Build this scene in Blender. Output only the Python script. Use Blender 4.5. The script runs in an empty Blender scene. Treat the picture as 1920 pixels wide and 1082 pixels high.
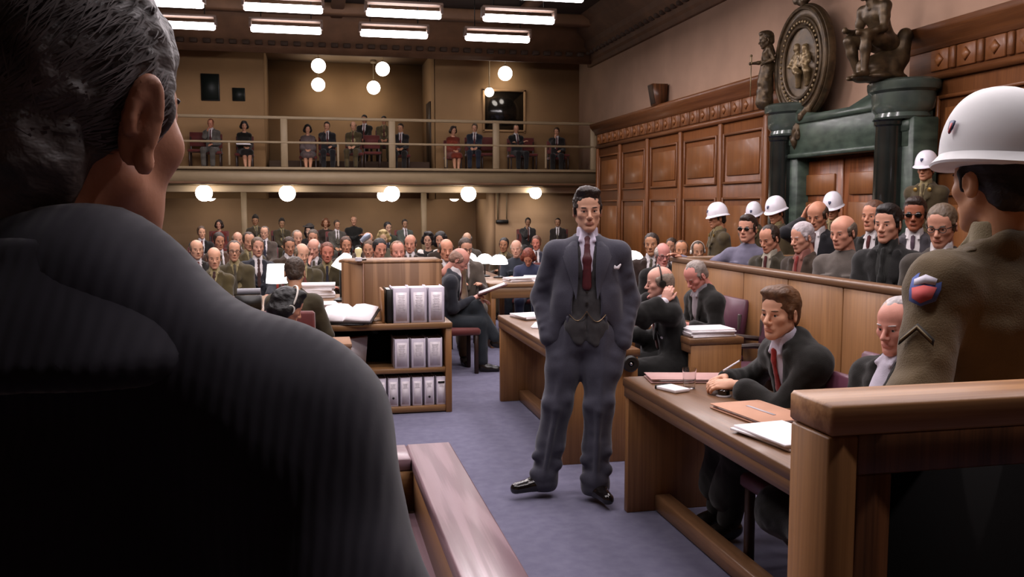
import bpy, math, random
import numpy as np
from mathutils import Vector, Matrix
random.seed(7)
RNG = np.random.RandomState(5)
S = bpy.context.scene
C = S.collection

# ---------------------------------------------------------------- camera, world, exposure
cam_d = bpy.data.cameras.new('camera'); cam = bpy.data.objects.new('camera', cam_d); C.objects.link(cam)
cam_d.sensor_width = 36.0; cam_d.lens = 36.0*1684/1920; cam_d.clip_start = 0.02; cam_d.clip_end = 100
cam.location = (0, 0, 1.68)
cam.rotation_euler = (math.radians(90-5.19), 0, math.radians(-12.60))
S.camera = cam
w = bpy.data.worlds.new('world'); S.world = w; w.use_nodes = True
w.node_tree.nodes['Background'].inputs[0].default_value = (0.03, 0.025, 0.022, 1)
w.node_tree.nodes['Background'].inputs[1].default_value = 0.5
S.view_settings.view_transform = 'Standard'; S.view_settings.look = 'None'
S.view_settings.gamma = 1.0; S.view_settings.use_curve_mapping = False
S.view_settings.exposure = 0.0
TUBE_W = 38.0        # watts of each ceiling fixture
TUBE_COL = (1.0, 0.90, 0.93)
GLOBE_E = 9.0

# ---------------------------------------------------------------- helpers: materials
def lin(h):
    h = h.lstrip('#'); c = [int(h[i:i+2], 16)/255 for i in (0, 2, 4)]
    return tuple(x/12.92 if x <= .04045 else ((x+.055)/1.055)**2.4 for x in c)+(1,)
MATS = {}
def mat(name, hexc, rough=.6, metal=0., spec=.4, var=0., vscale=6., bump=0., bscale=60., stretch=None, hex2=None, emit=0., sheen=0., coat=0., trans=0., bstretch=None):
    if name in MATS: return MATS[name]
    m = bpy.data.materials.new(name); m.use_nodes = True; nt = m.node_tree; b = nt.nodes['Principled BSDF']
    c = lin(hexc); b.inputs['Base Color'].default_value = c
    b.inputs['Roughness'].default_value = rough; b.inputs['Metallic'].default_value = metal
    b.inputs['Specular IOR Level'].default_value = spec
    if sheen: b.inputs['Sheen Weight'].default_value = sheen
    if coat: b.inputs['Coat Weight'].default_value = coat; b.inputs['Coat Roughness'].default_value = .12
    if trans: b.inputs['Transmission Weight'].default_value = trans
    if emit:
        b.inputs['Emission Color'].default_value = c; b.inputs['Emission Strength'].default_value = emit
    L = nt.links
    if var or hex2 or bump:
        tc = nt.nodes.new('ShaderNodeTexCoord')
    def noise(sc, st, det=4):
        mp = nt.nodes.new('ShaderNodeMapping'); L.new(tc.outputs['Object'], mp.inputs[0])
        if st: mp.inputs['Scale'].default_value = st
        n = nt.nodes.new('ShaderNodeTexNoise'); n.inputs['Scale'].default_value = sc; n.inputs['Detail'].default_value = det
        L.new(mp.outputs[0], n.inputs['Vector']); return n
    if var or hex2:
        n = noise(vscale, stretch)
        r = nt.nodes.new('ShaderNodeValToRGB')
        c2 = lin(hex2) if hex2 else tuple(x*(1-var) for x in c[:3])+(1,)
        c1 = c if hex2 else tuple(min(1, x*(1+var*.6)) for x in c[:3])+(1,)
        r.color_ramp.elements[0].position = .34; r.color_ramp.elements[1].position = .68
        r.color_ramp.elements[0].color = c2; r.color_ramp.elements[1].color = c1
        L.new(n.outputs['Fac'], r.inputs[0]); L.new(r.outputs[0], b.inputs['Base Color'])
    if bump:
        n2 = noise(bscale, bstretch, 3); bp = nt.nodes.new('ShaderNodeBump')
        bp.inputs['Strength'].default_value = bump; bp.inputs['Distance'].default_value = .01
        L.new(n2.outputs['Fac'], bp.inputs['Height']); L.new(bp.outputs[0], b.inputs['Normal'])
    MATS[name] = m; return m
def wood(name, h1, h2, axis=2, scale=1., rough=.38, grain=1., coat=.0, cath=.5):
    """oak-like grain running along axis"""
    if name in MATS: return MATS[name]
    m = bpy.data.materials.new(name); m.use_nodes = True; nt = m.node_tree; L = nt.links; b = nt.nodes['Principled BSDF']
    tc = nt.nodes.new('ShaderNodeTexCoord'); mp = nt.nodes.new('ShaderNodeMapping'); L.new(tc.outputs['Object'], mp.inputs[0])
    st = [9.*scale]*3; st[axis] = .5*scale; mp.inputs['Scale'].default_value = st
    n = nt.nodes.new('ShaderNodeTexNoise'); n.inputs['Scale'].default_value = 1.; n.inputs['Detail'].default_value = 2.; n.inputs['Distortion'].default_value = .25
    L.new(mp.outputs[0], n.inputs['Vector'])
    mul = nt.nodes.new('ShaderNodeMath'); mul.operation = 'MULTIPLY'; mul.inputs[1].default_value = 26.; L.new(n.outputs['Fac'], mul.inputs[0])
    sn = nt.nodes.new('ShaderNodeMath'); sn.operation = 'SINE'; L.new(mul.outputs[0], sn.inputs[0])
    mp2 = nt.nodes.new('ShaderNodeMapping'); L.new(tc.outputs['Object'], mp2.inputs[0])
    s2 = [130.*scale]*3; s2[axis] = 3.*scale; mp2.inputs['Scale'].default_value = s2
    n2 = nt.nodes.new('ShaderNodeTexNoise'); n2.inputs['Scale'].default_value = 1.; n2.inputs['Detail'].default_value = 3.
    L.new(mp2.outputs[0], n2.inputs['Vector'])
    a = nt.nodes.new('ShaderNodeMath'); a.operation = 'MULTIPLY_ADD'; a.inputs[1].default_value = .22*cath*2; L.new(sn.outputs[0], a.inputs[0]); L.new(n2.outputs['Fac'], a.inputs[2])
    r = nt.nodes.new('ShaderNodeValToRGB'); r.color_ramp.elements[0].position = .28; r.color_ramp.elements[1].position = .72
    r.color_ramp.elements[0].color = lin(h2); r.color_ramp.elements[1].color = lin(h1)
    L.new(a.outputs[0], r.inputs[0]); L.new(r.outputs[0], b.inputs['Base Color'])
    b.inputs['Roughness'].default_value = rough; b.inputs['Specular IOR Level'].default_value = .45
    if coat: b.inputs['Coat Weight'].default_value = coat; b.inputs['Coat Roughness'].default_value = .15
    bp = nt.nodes.new('ShaderNodeBump'); bp.inputs['Strength'].default_value = .08*grain; bp.inputs['Distance'].default_value = .004
    L.new(n2.outputs['Fac'], bp.inputs['Height']); L.new(bp.outputs[0], b.inputs['Normal'])
    MATS[name] = m; return m

# ---------------------------------------------------------------- helpers: meshes
def mkmesh(name, V, Fq, smooth=True, mats=None, midx=None):
    V = np.asarray(V, np.float32).reshape(-1, 3)
    me = bpy.data.meshes.new(name)
    me.vertices.add(len(V)); me.vertices.foreach_set('co', V.ravel())
    if isinstance(Fq, np.ndarray):
        n, k = Fq.shape; me.loops.add(n*k); me.loops.foreach_set('vertex_index', Fq.ravel().astype(np.int32))
        me.polygons.add(n); me.polygons.foreach_set('loop_start', np.arange(n, dtype=np.int32)*k)
    else:
        lens = [len(f) for f in Fq]; n = len(Fq)
        me.loops.add(sum(lens)); me.loops.foreach_set('vertex_index', np.array([i for f in Fq for i in f], np.int32))
        me.polygons.add(n); me.polygons.foreach_set('loop_start', np.concatenate([[0], np.cumsum(lens)[:-1]]).astype(np.int32))
    if smooth: me.polygons.foreach_set('use_smooth', np.ones(n, bool))
    if midx is not None: me.polygons.foreach_set('material_index', np.asarray(midx, np.int32))
    for m in (mats or []): me.materials.append(m)
    me.update(calc_edges=True); me.validate()
    return me
def link(name, me, m=None, parent=None, loc=None, rz=None):
    o = bpy.data.objects.new(name, me); C.objects.link(o)
    if parent is not None: o.parent = parent
    if m is not None:
        if len(me.materials) == 0: me.materials.append(m)
        else:
            o.material_slots[0].link = 'OBJECT'; o.material_slots[0].material = m
    if loc is not None: o.location = loc
    if rz is not None: o.rotation_euler = (0, 0, rz)
    return o
def rot(ax, deg):
    return np.array(Matrix.Rotation(math.radians(deg), 3, ax))
class MB:
    def __init__(s): s.v = []; s.f = []
    def add(s, V, Fc):
        o = len(s.v); s.v += [tuple(map(float, p)) for p in V]; s.f += [tuple(i+o for i in f) for f in Fc]; return s
    def box(s, c, size, R=None, ch=0.):
        hx, hy, hz = [x/2 for x in size]; c = np.array(c, float)
        ch = min(ch, hx*.49, hy*.49, hz*.49)
        if ch <= 0:
            P = np.array([(x, y, z) for z in (-hz, hz) for x, y in ((-hx, -hy), (hx, -hy), (hx, hy), (-hx, hy))])
            Fc = [(3, 2, 1, 0), (4, 5, 6, 7), (0, 1, 5, 4), (1, 2, 6, 5), (2, 3, 7, 6), (3, 0, 4, 7)]
        else:
            P = []; ix = {}
            for sx in (-1, 1):
                for sy in (-1, 1):
                    for sz in (-1, 1):
                        for a in range(3):
                            q = [sx*(hx-ch), sy*(hy-ch), sz*(hz-ch)]; q[a] = (sx, sy, sz)[a]*(hx, hy, hz)[a]
                            ix[sx, sy, sz, a] = len(P); P.append(q)
            P = np.array(P); Fc = []
            for a in range(3):
                b1, b2 = [k for k in range(3) if k != a]
                for sg in (-1, 1):
                    q = []
                    for u, v_ in ((-1, -1), (1, -1), (1, 1), (-1, 1)):
                        t = [0, 0, 0]; t[a] = sg; t[b1] = u; t[b2] = v_; q.append(ix[t[0], t[1], t[2], a])
                    Fc.append(q)
            for a in range(3):
                b1, b2 = [k for k in range(3) if k != a]
                for u in (-1, 1):
                    for v_ in (-1, 1):
                        q = []
                        for w_, order in ((-1, (b1, b2)), (1, (b2, b1))):
                            for fa in order:
                                t = [0, 0, 0]; t[a] = w_; t[b1] = u; t[b2] = v_; q.append(ix[t[0], t[1], t[2], fa])
                        Fc.append(q)
            for k in [(x, y, z) for x in (-1, 1) for y in (-1, 1) for z in (-1, 1)]:
                Fc.append([ix[k+(a,)] for a in range(3)])
            # fix winding outward
            G = []
            for f in Fc:
                p = P[list(f)]; nrm = np.cross(p[1]-p[0], p[2]-p[0])
                G.append(tuple(f) if nrm @ p.mean(0) > 0 else tuple(f[::-1]))
            Fc = G
        if R is not None: P = P @ np.array(R).T
        return s.add(P+c, Fc)
    def tube(s, pts, radii, n=10, caps=True, flat=None):
        pts = [np.array(p, float) for p in pts]
        if not hasattr(radii, '__len__'): radii = [radii]*len(pts)
        V = []; Fc = []; up = None
        for i, p in enumerate(pts):
            d = pts[min(i+1, len(pts)-1)]-pts[max(i-1, 0)]; d = d/(np.linalg.norm(d)+1e-9)
            if up is None: up = np.array([0, 0, 1.]) if abs(d[2]) < .9 else np.array([1., 0, 0])
            a = np.cross(d, up); a /= np.linalg.norm(a); up = np.cross(a, d)
            for k in range(n):
                t = 2*math.pi*k/n; V.append(p+radii[i]*(math.cos(t)*a+math.sin(t)*up))
        for i in range(len(pts)-1):
            for k in range(n):
                Fc.append((i*n+k, i*n+(k+1) % n, (i+1)*n+(k+1) % n, (i+1)*n+k))
        Fc = [f[::-1] for f in Fc]
        if caps: Fc.append(tuple(range(n))); Fc.append(tuple(range((len(pts)-1)*n, len(pts)*n))[::-1])
        return s.add(V, Fc)
    def lathe(s, prof, c=(0, 0, 0), n=24, sx=1., sy=1., R=None):
        V = []; Fc = []; m = len(prof)
        for r, z in prof:
            for k in range(n):
                t = 2*math.pi*k/n; V.append((r*math.cos(t)*sx, r*math.sin(t)*sy, z))
        for i in range(m-1):
            for k in range(n): Fc.append((i*n+k, i*n+(k+1) % n, (i+1)*n+(k+1) % n, (i+1)*n+k))
        if prof[0][0] > 1e-6: Fc.append(tuple(range(n))[::-1])
        if prof[-1][0] > 1e-6: Fc.append(tuple(range((m-1)*n, m*n)))
        V = np.array(V)
        if R is not None: V = V @ np.array(R).T
        return s.add(V+np.array(c), Fc)
    def prism(s, poly, a, b, axis=0):
        """poly in the two other axes, extruded from a to b along axis"""
        n = len(poly); o = [k for k in range(3) if k != axis]; V = []
        for t in (a, b):
            for p in poly:
                q = [0, 0, 0]; q[axis] = t; q[o[0]] = p[0]; q[o[1]] = p[1]; V.append(q)
        Fc = [tuple(range(n)), tuple(range(n, 2*n))[::-1]]+[(i, n+i, n+(i+1) % n, (i+1) % n) for i in range(n)]
        ar = sum(poly[i][0]*poly[(i+1) % n][1]-poly[(i+1) % n][0]*poly[i][1] for i in range(n))
        flip = (ar > 0) == (b > a)
        if axis == 1: flip = not flip
        if not flip: Fc = [f[::-1] for f in Fc]
        return s.add(V, Fc[:])
    def sphere(s, c, r, n=12, R=None):
        m = max(4, n//2); r = (r, r, r) if not hasattr(r, '__len__') else r
        prof = [(max(1e-7, math.sin(math.pi*i/m)), -math.cos(math.pi*i/m)) for i in range(m+1)]
        q = MB().lathe(prof, n=n); V = np.array(q.v)*np.array(r)
        if R is not None: V = V @ np.array(R).T
        return s.add(V+np.array(c), q.f)
    def mesh(s, name, smooth=False):
        me = mkmesh(name, s.v, s.f, smooth)
        if smooth: me.set_sharp_from_angle(angle=math.radians(38))
        return me
    def build(s, name, m, parent=None, smooth=False, loc=None, rz=None):
        return link(name, s.mesh(name, smooth), m, parent, loc, rz)
def tag(o, label, cat, group=None):
    o['label'] = label; o['category'] = cat
    if group: o['group'] = group
    return o
def thing(name, label, cat, loc=(0, 0, 0), rz=0., group=None):
    o = bpy.data.objects.new(name, None); C.objects.link(o); o.location = loc; o.rotation_euler = (0, 0, rz); o.empty_display_size = .1
    return tag(o, label, cat, group)
def struct(o, label=None):
    o['kind'] = 'structure'
    if label: o['label'] = label
    return o

# ---------------------------------------------------------------- materials
WALL = mat('plaster_tan', '#b39079', .8, var=.10, vscale=1.3, bump=.05, bscale=30)
WALL_LO = mat('plaster_lower', '#b3926f', .8, var=.10, vscale=1.1, bump=.05, bscale=30)
WALL_B = mat('plaster_balcony', '#9a7852', .8, var=.10, vscale=1.3, bump=.05, bscale=30)
CREAM = mat('painted_rail', '#8a775b', .55, var=.06, vscale=3)
CEIL = mat('ceiling_brown', '#3c2c20', .8, var=.18, vscale=.8)
CEILB = mat('ceiling_moulding', '#6a4c35', .7, var=.2, vscale=3)
CARPET = mat('carpet_blue_grey', '#6f6d80', .95, spec=.1, hex2='#666478', vscale=14, bump=.3, bscale=420)
PANEL = wood('panel_wood', '#83502a', '#6e4020', 2, .8, .42, coat=.08, cath=.2)
PANEL_F = wood('panel_field_wood', '#8a562d', '#764722', 2, .7, .42, coat=.08, cath=.25)
PANEL_D = wood('panel_moulding_wood', '#7a4a27', '#663b1c', 1, .8, .42, coat=.08, cath=.2)
OAK = wood('oak_vertical', '#90643a', '#7c542f', 2, .9, .45, cath=.25)
OAKX = wood('oak_along_x', '#84603c', '#6e4e30', 0, .9, .42, coat=.08, cath=.25)
OAKY = wood('oak_along_y', '#725034', '#61432a', 1, .9, .40, coat=.12, cath=.25)
OAKP = wood('oak_pale_bench', '#8f737a', '#755a61', 1, 1.1, .35, coat=.25, cath=.8)
OAKPX = wood('oak_pale_bench_end', '#8f737a', '#7b6066', 0, 1.1, .35, coat=.25)
OAKB = wood('oak_guard_box', '#a87a50', '#8a5f3c', 0, .9, .4)
OAKD = wood('oak_dark', '#6a4226', '#4a2b17', 2, 1., .4)
OAKLEC = wood('oak_lectern', '#8e6847', '#6f4d30', 2, .55, .45, cath=.9)
SHADOW_BLK = mat('shadow_black', '#0b0807', .8, spec=.1)  # near-black colour holding the shadow on recessed boards
MARBLE = mat('green_marble', '#4a584b', .38, spec=.4, hex2='#2c3830', vscale=3.5, stretch=(1, 1, 2.5), coat=.08)
MARBLE_D = mat('dark_marble', '#1c211e', .16, spec=.6, hex2='#101412', vscale=4, coat=.5)
BRONZE = mat('bronze', '#5c4a33', .42, metal=.45, hex2='#3a2e20', vscale=9, bump=.15, bscale=60)
BRONZE_L = mat('bronze_worn', '#8a7553', .38, metal=.45, hex2='#5a4a32', vscale=11)
BLACKM = mat('black_metal', '#15130f', .45, spec=.5)
WHITEM = mat('white_enamel', '#d8d2d6', .4)
PAPER = mat('paper_white', '#e6e0e2', .8, var=.05, vscale=12)
PAPERP = mat('folder_manila', '#b98a70', .75, var=.06, vscale=6)
RED = mat('red_upholstery', '#5a1d18', .7, var=.2, vscale=5, sheen=.2)
PURPLE = mat('maroon_leather', '#5c3443', .42, var=.15, vscale=5, coat=.1)
DARKW = mat('dark_chair_wood', '#2c1a12', .4)
LINEN = mat('ring_binder_grey', '#cfc6d2', .5, var=.05, vscale=8)
LABELW = mat('binder_label', '#e4dbdf', .7, var=.06, vscale=20)
INK = mat('ink_print', '#b4abaf', .8)
GLASS = mat('clear_glass', '#f4f4f4', .03, trans=1.)
MATS['clear_glass'].node_tree.nodes['Principled BSDF'].inputs['IOR'].default_value = 1.3
def emis(name, colr, st):
    m = bpy.data.materials.new(name); m.use_nodes = True; nt = m.node_tree; nt.nodes.clear()
    e = nt.nodes.new('ShaderNodeEmission'); o = nt.nodes.new('ShaderNodeOutputMaterial'); e.inputs[0].default_value = (*colr, 1); e.inputs[1].default_value = st
    nt.links.new(e.outputs[0], o.inputs[0]); MATS[name] = m; return m
TUBE = emis('fluorescent_tube', (1, .92, .945), 15.)
GLOBE = emis('opal_globe', (1, .90, .80), GLOBE_E)
SHADE = emis('lit_lamp_shade', (1, .93, .90), 4.)

# ---------------------------------------------------------------- the room
XW, XL, YB, ZC = 7.46, -9.0, 24.7, 6.35
struct(MB().box(((XW+XL)/2, 11, -.1), (XW-XL+4, 36, .2)).build('floor', CARPET), 'blue-grey carpeted courtroom floor')
ceil = struct(MB().box(((XW+XL)/2, 11, ZC+.1), (XW-XL+4, 36, .2)).build('ceiling', CEIL), 'dark brown beamed ceiling')
for y in (2.5, 6.5, 10.5, 14.4, 18.35, 21.6):
    MB().box(((XW+XL)/2, y, ZC-.13), (XW-XL, .35, .26), ch=.03).build('ceiling_beam', CEILB, ceil)
for x in (-7.2, -3.5, .7, 5.0):
    MB().box((x, 9, ZC-.08), (.3, 28.5, .16), ch=.03).build('ceiling_beam', CEILB, ceil)
wl = struct(MB().box((XL-.1, 11, ZC/2), (.2, 36, ZC)).build('wall_left', WALL), 'plain tan plaster side wall')
struct(MB().box(((XW+XL)/2, -6.9, ZC/2), (XW-XL+4, .2, ZC)).build('wall_front', WALL), 'tan plaster wall behind the bench')
wr = struct(MB().box((XW+.1, 11, ZC/2), (.2, 36, ZC)).build('wall_right', WALL), 'tan plaster wall above the wooden panelling')
# right wall wainscot : base board, bays, frieze, cornice
PIL = [22.72, 20.98, 19.14, 17.29, 15.45, 13.75]
PIL2 = [9.75, 7.95, 6.15, 4.35, 2.55, .75, -1.05]
for lo, hi in ((13.2, 22.75), (-3.0, 10.1)):
    L_ = hi-lo; yc = (lo+hi)/2
    MB().box((XW-.02, yc, 1.62), (.05, L_, 3.24)).build('panelling_back', PANEL, wr)
    MB().box((XW-.06, yc, .12), (.09, L_, .24), ch=.015).build('base_moulding', PANEL_D, wr)
    MB().box((XW-.05, yc, 3.42), (.09, L_, .37)).build('frieze_board', PANEL_D, wr)
    prof = [(XW, 3.56), (XW-.12, 3.56), (XW-.13, 3.62), (XW-.2, 3.68), (XW-.26, 3.76), (XW-.27, 3.83), (XW, 3.83)]
    MB().prism(prof, lo-.05, hi+.1, axis=1).build('cornice_moulding', PANEL_D, wr)
    prof = [(XW, 3.2), (XW-.1, 3.2), (XW-.13, 3.245), (XW-.1, 3.29), (XW, 3.29)]
    MB().prism(prof, lo, hi+.04, axis=1).build('architrave_moulding', PANEL_D, wr)
def framed_panel(wd, ht):
    q = MB(); t = .045
    for sg in (-1, 1):
        q.box((-.02, sg*(wd/2-t/2), 0), (.05, t, ht), ch=.012); q.box((-.02, 0, sg*(ht/2-t/2)), (.05, wd-2*t, t), ch=.012)
    return q.mesh('panel_frame'), MB().box((-.008, 0, 0), (.035, wd-.30, ht-.30), ch=.016).mesh('panel_field')
bw = 1.84-.34
UP, UPF = framed_panel(bw, .92); LOw, LOF = framed_panel(bw, 1.45)
dia = MB().lathe([(.085, 0), (.06, .025), (1e-6, .045)], n=4, R=np.array([[0, 0, -1], [0, 1, 0], [1, 0, 0]])).mesh('rosette')
blk = MB().box((0, 0, 0), (.04, .3, .25), ch=.012).mesh('frieze_block'); blk2 = MB().box((0, 0, 0), (.055, .085, .25), ch=.015).mesh('frieze_fluting')
pilm = MB().box((0, 0, 0), (.075, .13, 2.98), ch=.018).mesh('pilaster')
def bay(y0, y1):
    yc = (y0+y1)/2
    link('upper_panel', UP, PANEL_D, wr, (XW-.045, yc, 2.55)); link('upper_panel_field', UPF, PANEL_F, wr, (XW-.045, yc, 2.55))
    link('lower_panel', LOw, PANEL_D, wr, (XW-.045, yc, 1.13)); link('lower_panel_field', LOF, PANEL_F, wr, (XW-.045, yc, 1.13))
    n = 4
    for k in range(n):
        y = y0+(k+.5)*(y1-y0)/n
        link('frieze_block', blk, PANEL, wr, (XW-.105, y, 3.425)); link('rosette', dia, PANEL_F, wr, (XW-.125, y, 3.425))
        link('frieze_fluting', blk2, PANEL_D, wr, (XW-.11, y0+k*(y1-y0)/n, 3.425))
for P_ in (PIL, PIL2):
    for k in range(len(P_)):
        link('pilaster', pilm, PANEL, wr, (XW-.075, P_[k], 1.71))
        if k < len(P_)-1: bay(P_[k+1], P_[k])
# ceiling cornice along the right wall and across the back
prof = [(XW, 5.42), (XW-.1, 5.42), (XW-.12, 5.52), (XW-.2, 5.56), (XW-.22, 5.66), (XW-.42, 5.80), (XW-.45, 5.92), (XW-.72, 6.12), (XW-.75, 6.22), (XW-.95, ZC), (XW, ZC)]
tr = struct(MB().prism(prof, -6.8, 23.6, axis=1).build('trim_1', CEILB), 'stepped cornice along the right wall under the ceiling')
dm = MB().box((0, 0, 0), (.1, .13, .10), ch=.01).mesh('dentil')
for k in range(60): link('dentil', dm, CEIL, tr, (XW-.27, 23.0-k*.3, 5.70))
prof = [(23.35, 5.46), (23.25, 5.46), (23.2, 5.54), (23.05, 5.58), (23.03, 5.70), (22.85, 5.76), (22.83, 5.86), (22.6, 6.0), (22.55, 6.12), (22.2, ZC), (23.35, ZC)]
tr2 = struct(MB().prism(prof, XL, XW, axis=0).build('trim_2', CEILB), 'dentilled cornice across the back of the hall')
dm2 = MB().box((0, 0, 0), (.17, .12, .10), ch=.01).mesh('dentil')
for k in range(46): link('dentil', dm2, CEIL, tr2, (XW-.5-k*.3, 22.95, 5.64))
struct(MB().box(((XW+XL)/2, 24.3, 6.17), (XW-XL, 2.0, .36)).build('trim_3', CEILB), 'dark soffit over the balcony')
# back wall of the balcony with an alcove
wb = MB(); 
wb.box(((XL-1.13)/2, YB+.1, 4.0), (abs(XL+1.13), .2, 4.2)); wb.box(((3.38+XW)/2, YB+.1, 4.0), (XW-3.38, .2, 4.2))
wb.box((-1.23, 26.2, 4.0), (.2, 2.9, 4.2)); wb.box((3.48, 26.2, 4.0), (.2, 2.9, 4.2)); wb.box((1.1, 27.7, 4.0), (4.9, .2, 4.2))
wbo = struct(wb.build('wall_back', WALL_B), 'tan plaster back wall of the balcony with a deep alcove')
struct(MB().box((1.1, 26.2, 6.0), (4.9, 3.1, .12)).build('trim_4', mat('alcove_ceiling', '#9a8266', .7)), 'pale ceiling of the alcove above the balcony')
wlo = struct(MB().box(((XL+4.78)/2, 26.4, 1.15), (4.78-XL, .2, 2.3)).box((4.86, 25.3, 1.15), (.16, 2.2, 2.3)).box(((4.94+XW)/2, 24.31, 1.15), (XW-4.94, .2, 2.3)).build('wall_lower', WALL_LO), 'brown plaster wall under the balcony')
MB().box(((XL+4.78)/2, 26.28, 2.08), (4.78-XL, .06, .3)).build('dark_band', CEILB, wlo)
MB().tube([(5.0, 24.17, 2.2), (5.0, 24.17, 1.35)], .025).tube([(5.25, 24.17, 2.2), (5.25, 24.17, 1.35)], .018).build('conduit_pipe', CREAM, wlo)
MB().box((5.12, 24.15, 1.28), (.34, .1, .1), ch=.015).build('junction_box', BLACKM, wlo)
# balcony slab
bal = struct(MB().box(((XL+XW)/2, 24.9, 2.41), (XW-XL, 3.7, .36)).build('trim_5', CREAM), 'cream fascia and slab of the balcony')
MB().box(((XL+XW)/2, 23.02, 2.625), (XW-XL, .14, .07), ch=.015).build('fascia_cap', CREAM, bal)
MB().box(((XL+XW)/2, 23.03, 2.27), (XW-XL, .1, .06), ch=.01).build('fascia_foot', CEILB, bal)
MB().box(((XL+XW)/2, 26.2, 2.2), (XW-XL, 2.4, .06)).build('undercroft_ceiling', CEILB, bal)
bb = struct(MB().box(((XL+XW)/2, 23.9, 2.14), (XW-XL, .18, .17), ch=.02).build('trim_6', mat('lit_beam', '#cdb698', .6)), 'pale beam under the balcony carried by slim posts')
for x in (-6.2, -1.65, 2.94):
    MB().box((x, 23.9, 1.03), (.14, .14, 2.06), ch=.02).build('post', CREAM, bb)
rl = thing('balcony_railing', 'cream balcony railing of flat posts and two rails across the hall', 'railing', (0, 23.0, 2.66))
for z, t in ((1.2, .075), (.60, .055)):
    MB().box(((XL+XW)/2, 0, z), (XW-XL, .06, t), ch=.012).build('rail', CREAM, rl)
for x in (-5.9, -3.25, -.6, 2.04, 4.72, 7.36):
    MB().box((x, .02, .62), (.17, .09, 1.24), ch=.015).build('post', CREAM, rl)
for x in (-4.6, -1.9, .7, 3.4, 6.05):
    MB().box((x, 0, .33), (.05, .04, .6), ch=.01).build('baluster', CREAM, rl)
# openings and plaques on the back wall
dr = struct(MB().box((5.29, YB-.01, 4.32), (1.10, .06, 1.06)).build('window_1', mat('dark_window', '#15120f', .15, spec=.6)), 'dark glazed opening in the balcony wall')
fr = MB()
for sg in (-1, 1): fr.box((5.29+sg*.58, YB-.03, 4.33), (.07, .10, 1.2), ch=.015)
fr.box((5.29, YB-.03, 4.89), (1.23, .10, .07), ch=.015).box((5.29, YB-.03, 3.78), (1.23, .10, .06), ch=.015).build('window_frame', WALL_B, dr)
MB().box((5.29, YB-.05, 4.02), (1.08, .04, .03)).build('transom', BLACKM, dr)
pl = thing('wall_plaque', 'larger black rectangular board high on the balcony wall', 'board', (-2.46, YB-.02, 4.41))
MB().box((0, 0, .345), (.46, .05, .69), ch=.01).build('board', BLACKM, pl); MB().box((0, -.03, .345), (.40, .02, .63)).build('face', mat('board_face', '#1a201c', .5), pl)
pl = thing('wall_plaque', 'smaller black square board on the balcony wall beside the tall one', 'board', (-1.76, YB-.02, 4.42))
MB().box((0, 0, .17), (.32, .05, .34), ch=.01).build('board', BLACKM, pl); MB().box((0, -.03, .17), (.27, .02, .29)).build('face', mat('board_face', '#1a201c', .5), pl)
ad = struct(MB().box((3.37, 26.0, 3.7), (.06, .8, 1.9)).build('door_2', mat('alcove_door', '#3c2d20', .5)), 'narrow brown side door inside the alcove')
# wall loudspeaker on top of the panelling
sp = thing('wall_loudspeaker', 'small brown tapered loudspeaker cabinet standing on the panelling cornice', 'loudspeaker', (7.28, 18.25, 3.83))
q = MB().prism([(-.12, 0), (.1, 0), (.14, .44), (-.2, .44)], -.15, .15, axis=1); q.build('cabinet', OAKD, sp)
MB().prism([(-.135, .03), (-.125, .03), (-.2, .42), (-.21, .42)], -.125, .125, axis=1).build('grille', mat('grille_cloth', '#3a2a1c', .9), sp)

# ---------------------------------------------------------------- ceiling fluorescent fixtures (real lamps)
FX_X = (-2.5, -.41, 1.79, 4.01); FX_Y = (19.37, 17.33, 15.4, 13.4, 11.4, 9.4, 7.4, 5.4, 3.4, 1.6)
names_x = ('first', 'second', 'third', 'fourth')
fix_h = MB()
fix_h.box((0, 0, .19), (1.46, .24, .05), ch=.01)
fix_h.box((-.71, 0, .10), (.05, .22, .16)).box((.71, 0, .10), (.05, .22, .16))
fix_hm = fix_h.mesh('housing')
fix_t = MB().tube([(-.70, 0, 0), (-.67, 0, 0), (.67, 0, 0), (.70, 0, 0)], [.055, .075, .075, .055], n=12).mesh('tube', True)
fix_r = MB().tube([(-.5, 0, .2), (-.5, 0, 1.0)], .012, 6).mesh('hanging_rod')
ORD = ('first', 'second', 'third', 'fourth', 'fifth', 'sixth', 'seventh', 'eighth', 'ninth', 'tenth')
rowname = ('row nearest the balcony', 'second row from the balcony', 'third row from the balcony')
for j, y in enumerate(FX_Y):
    for i, x in enumerate(FX_X):
        if j >= 3: lab = '%s fluorescent ceiling fixture from the left, %s row from the balcony' % (names_x[i], ORD[j])
        else: lab = '%s fluorescent ceiling fixture from the left, %s' % (names_x[i], rowname[j])
        if j == 9 and i < 2: continue
        f = thing('fluorescent_fixture', lab, 'ceiling light', (x, y, 5.3), 0, 'fluorescent fixtures under the ceiling')
        link('housing', fix_hm, CEILB if False else mat('fixture_brown', '#6a564a', .5), f); link('tube', fix_t, TUBE, f)
        link('hanging_rod', fix_r, BLACKM, f); link('hanging_rod', fix_r, BLACKM, f, (1.0, 0, 0))
        ld = bpy.data.lights.new('tube_light', 'AREA'); ld.shape = 'RECTANGLE'; ld.size = 1.36; ld.size_y = .14; ld.energy = TUBE_W; ld.color = TUBE_COL
        lo = bpy.data.objects.new('tube_light', ld); C.objects.link(lo); lo.parent = f; lo.location = (0, 0, -.085)

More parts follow.
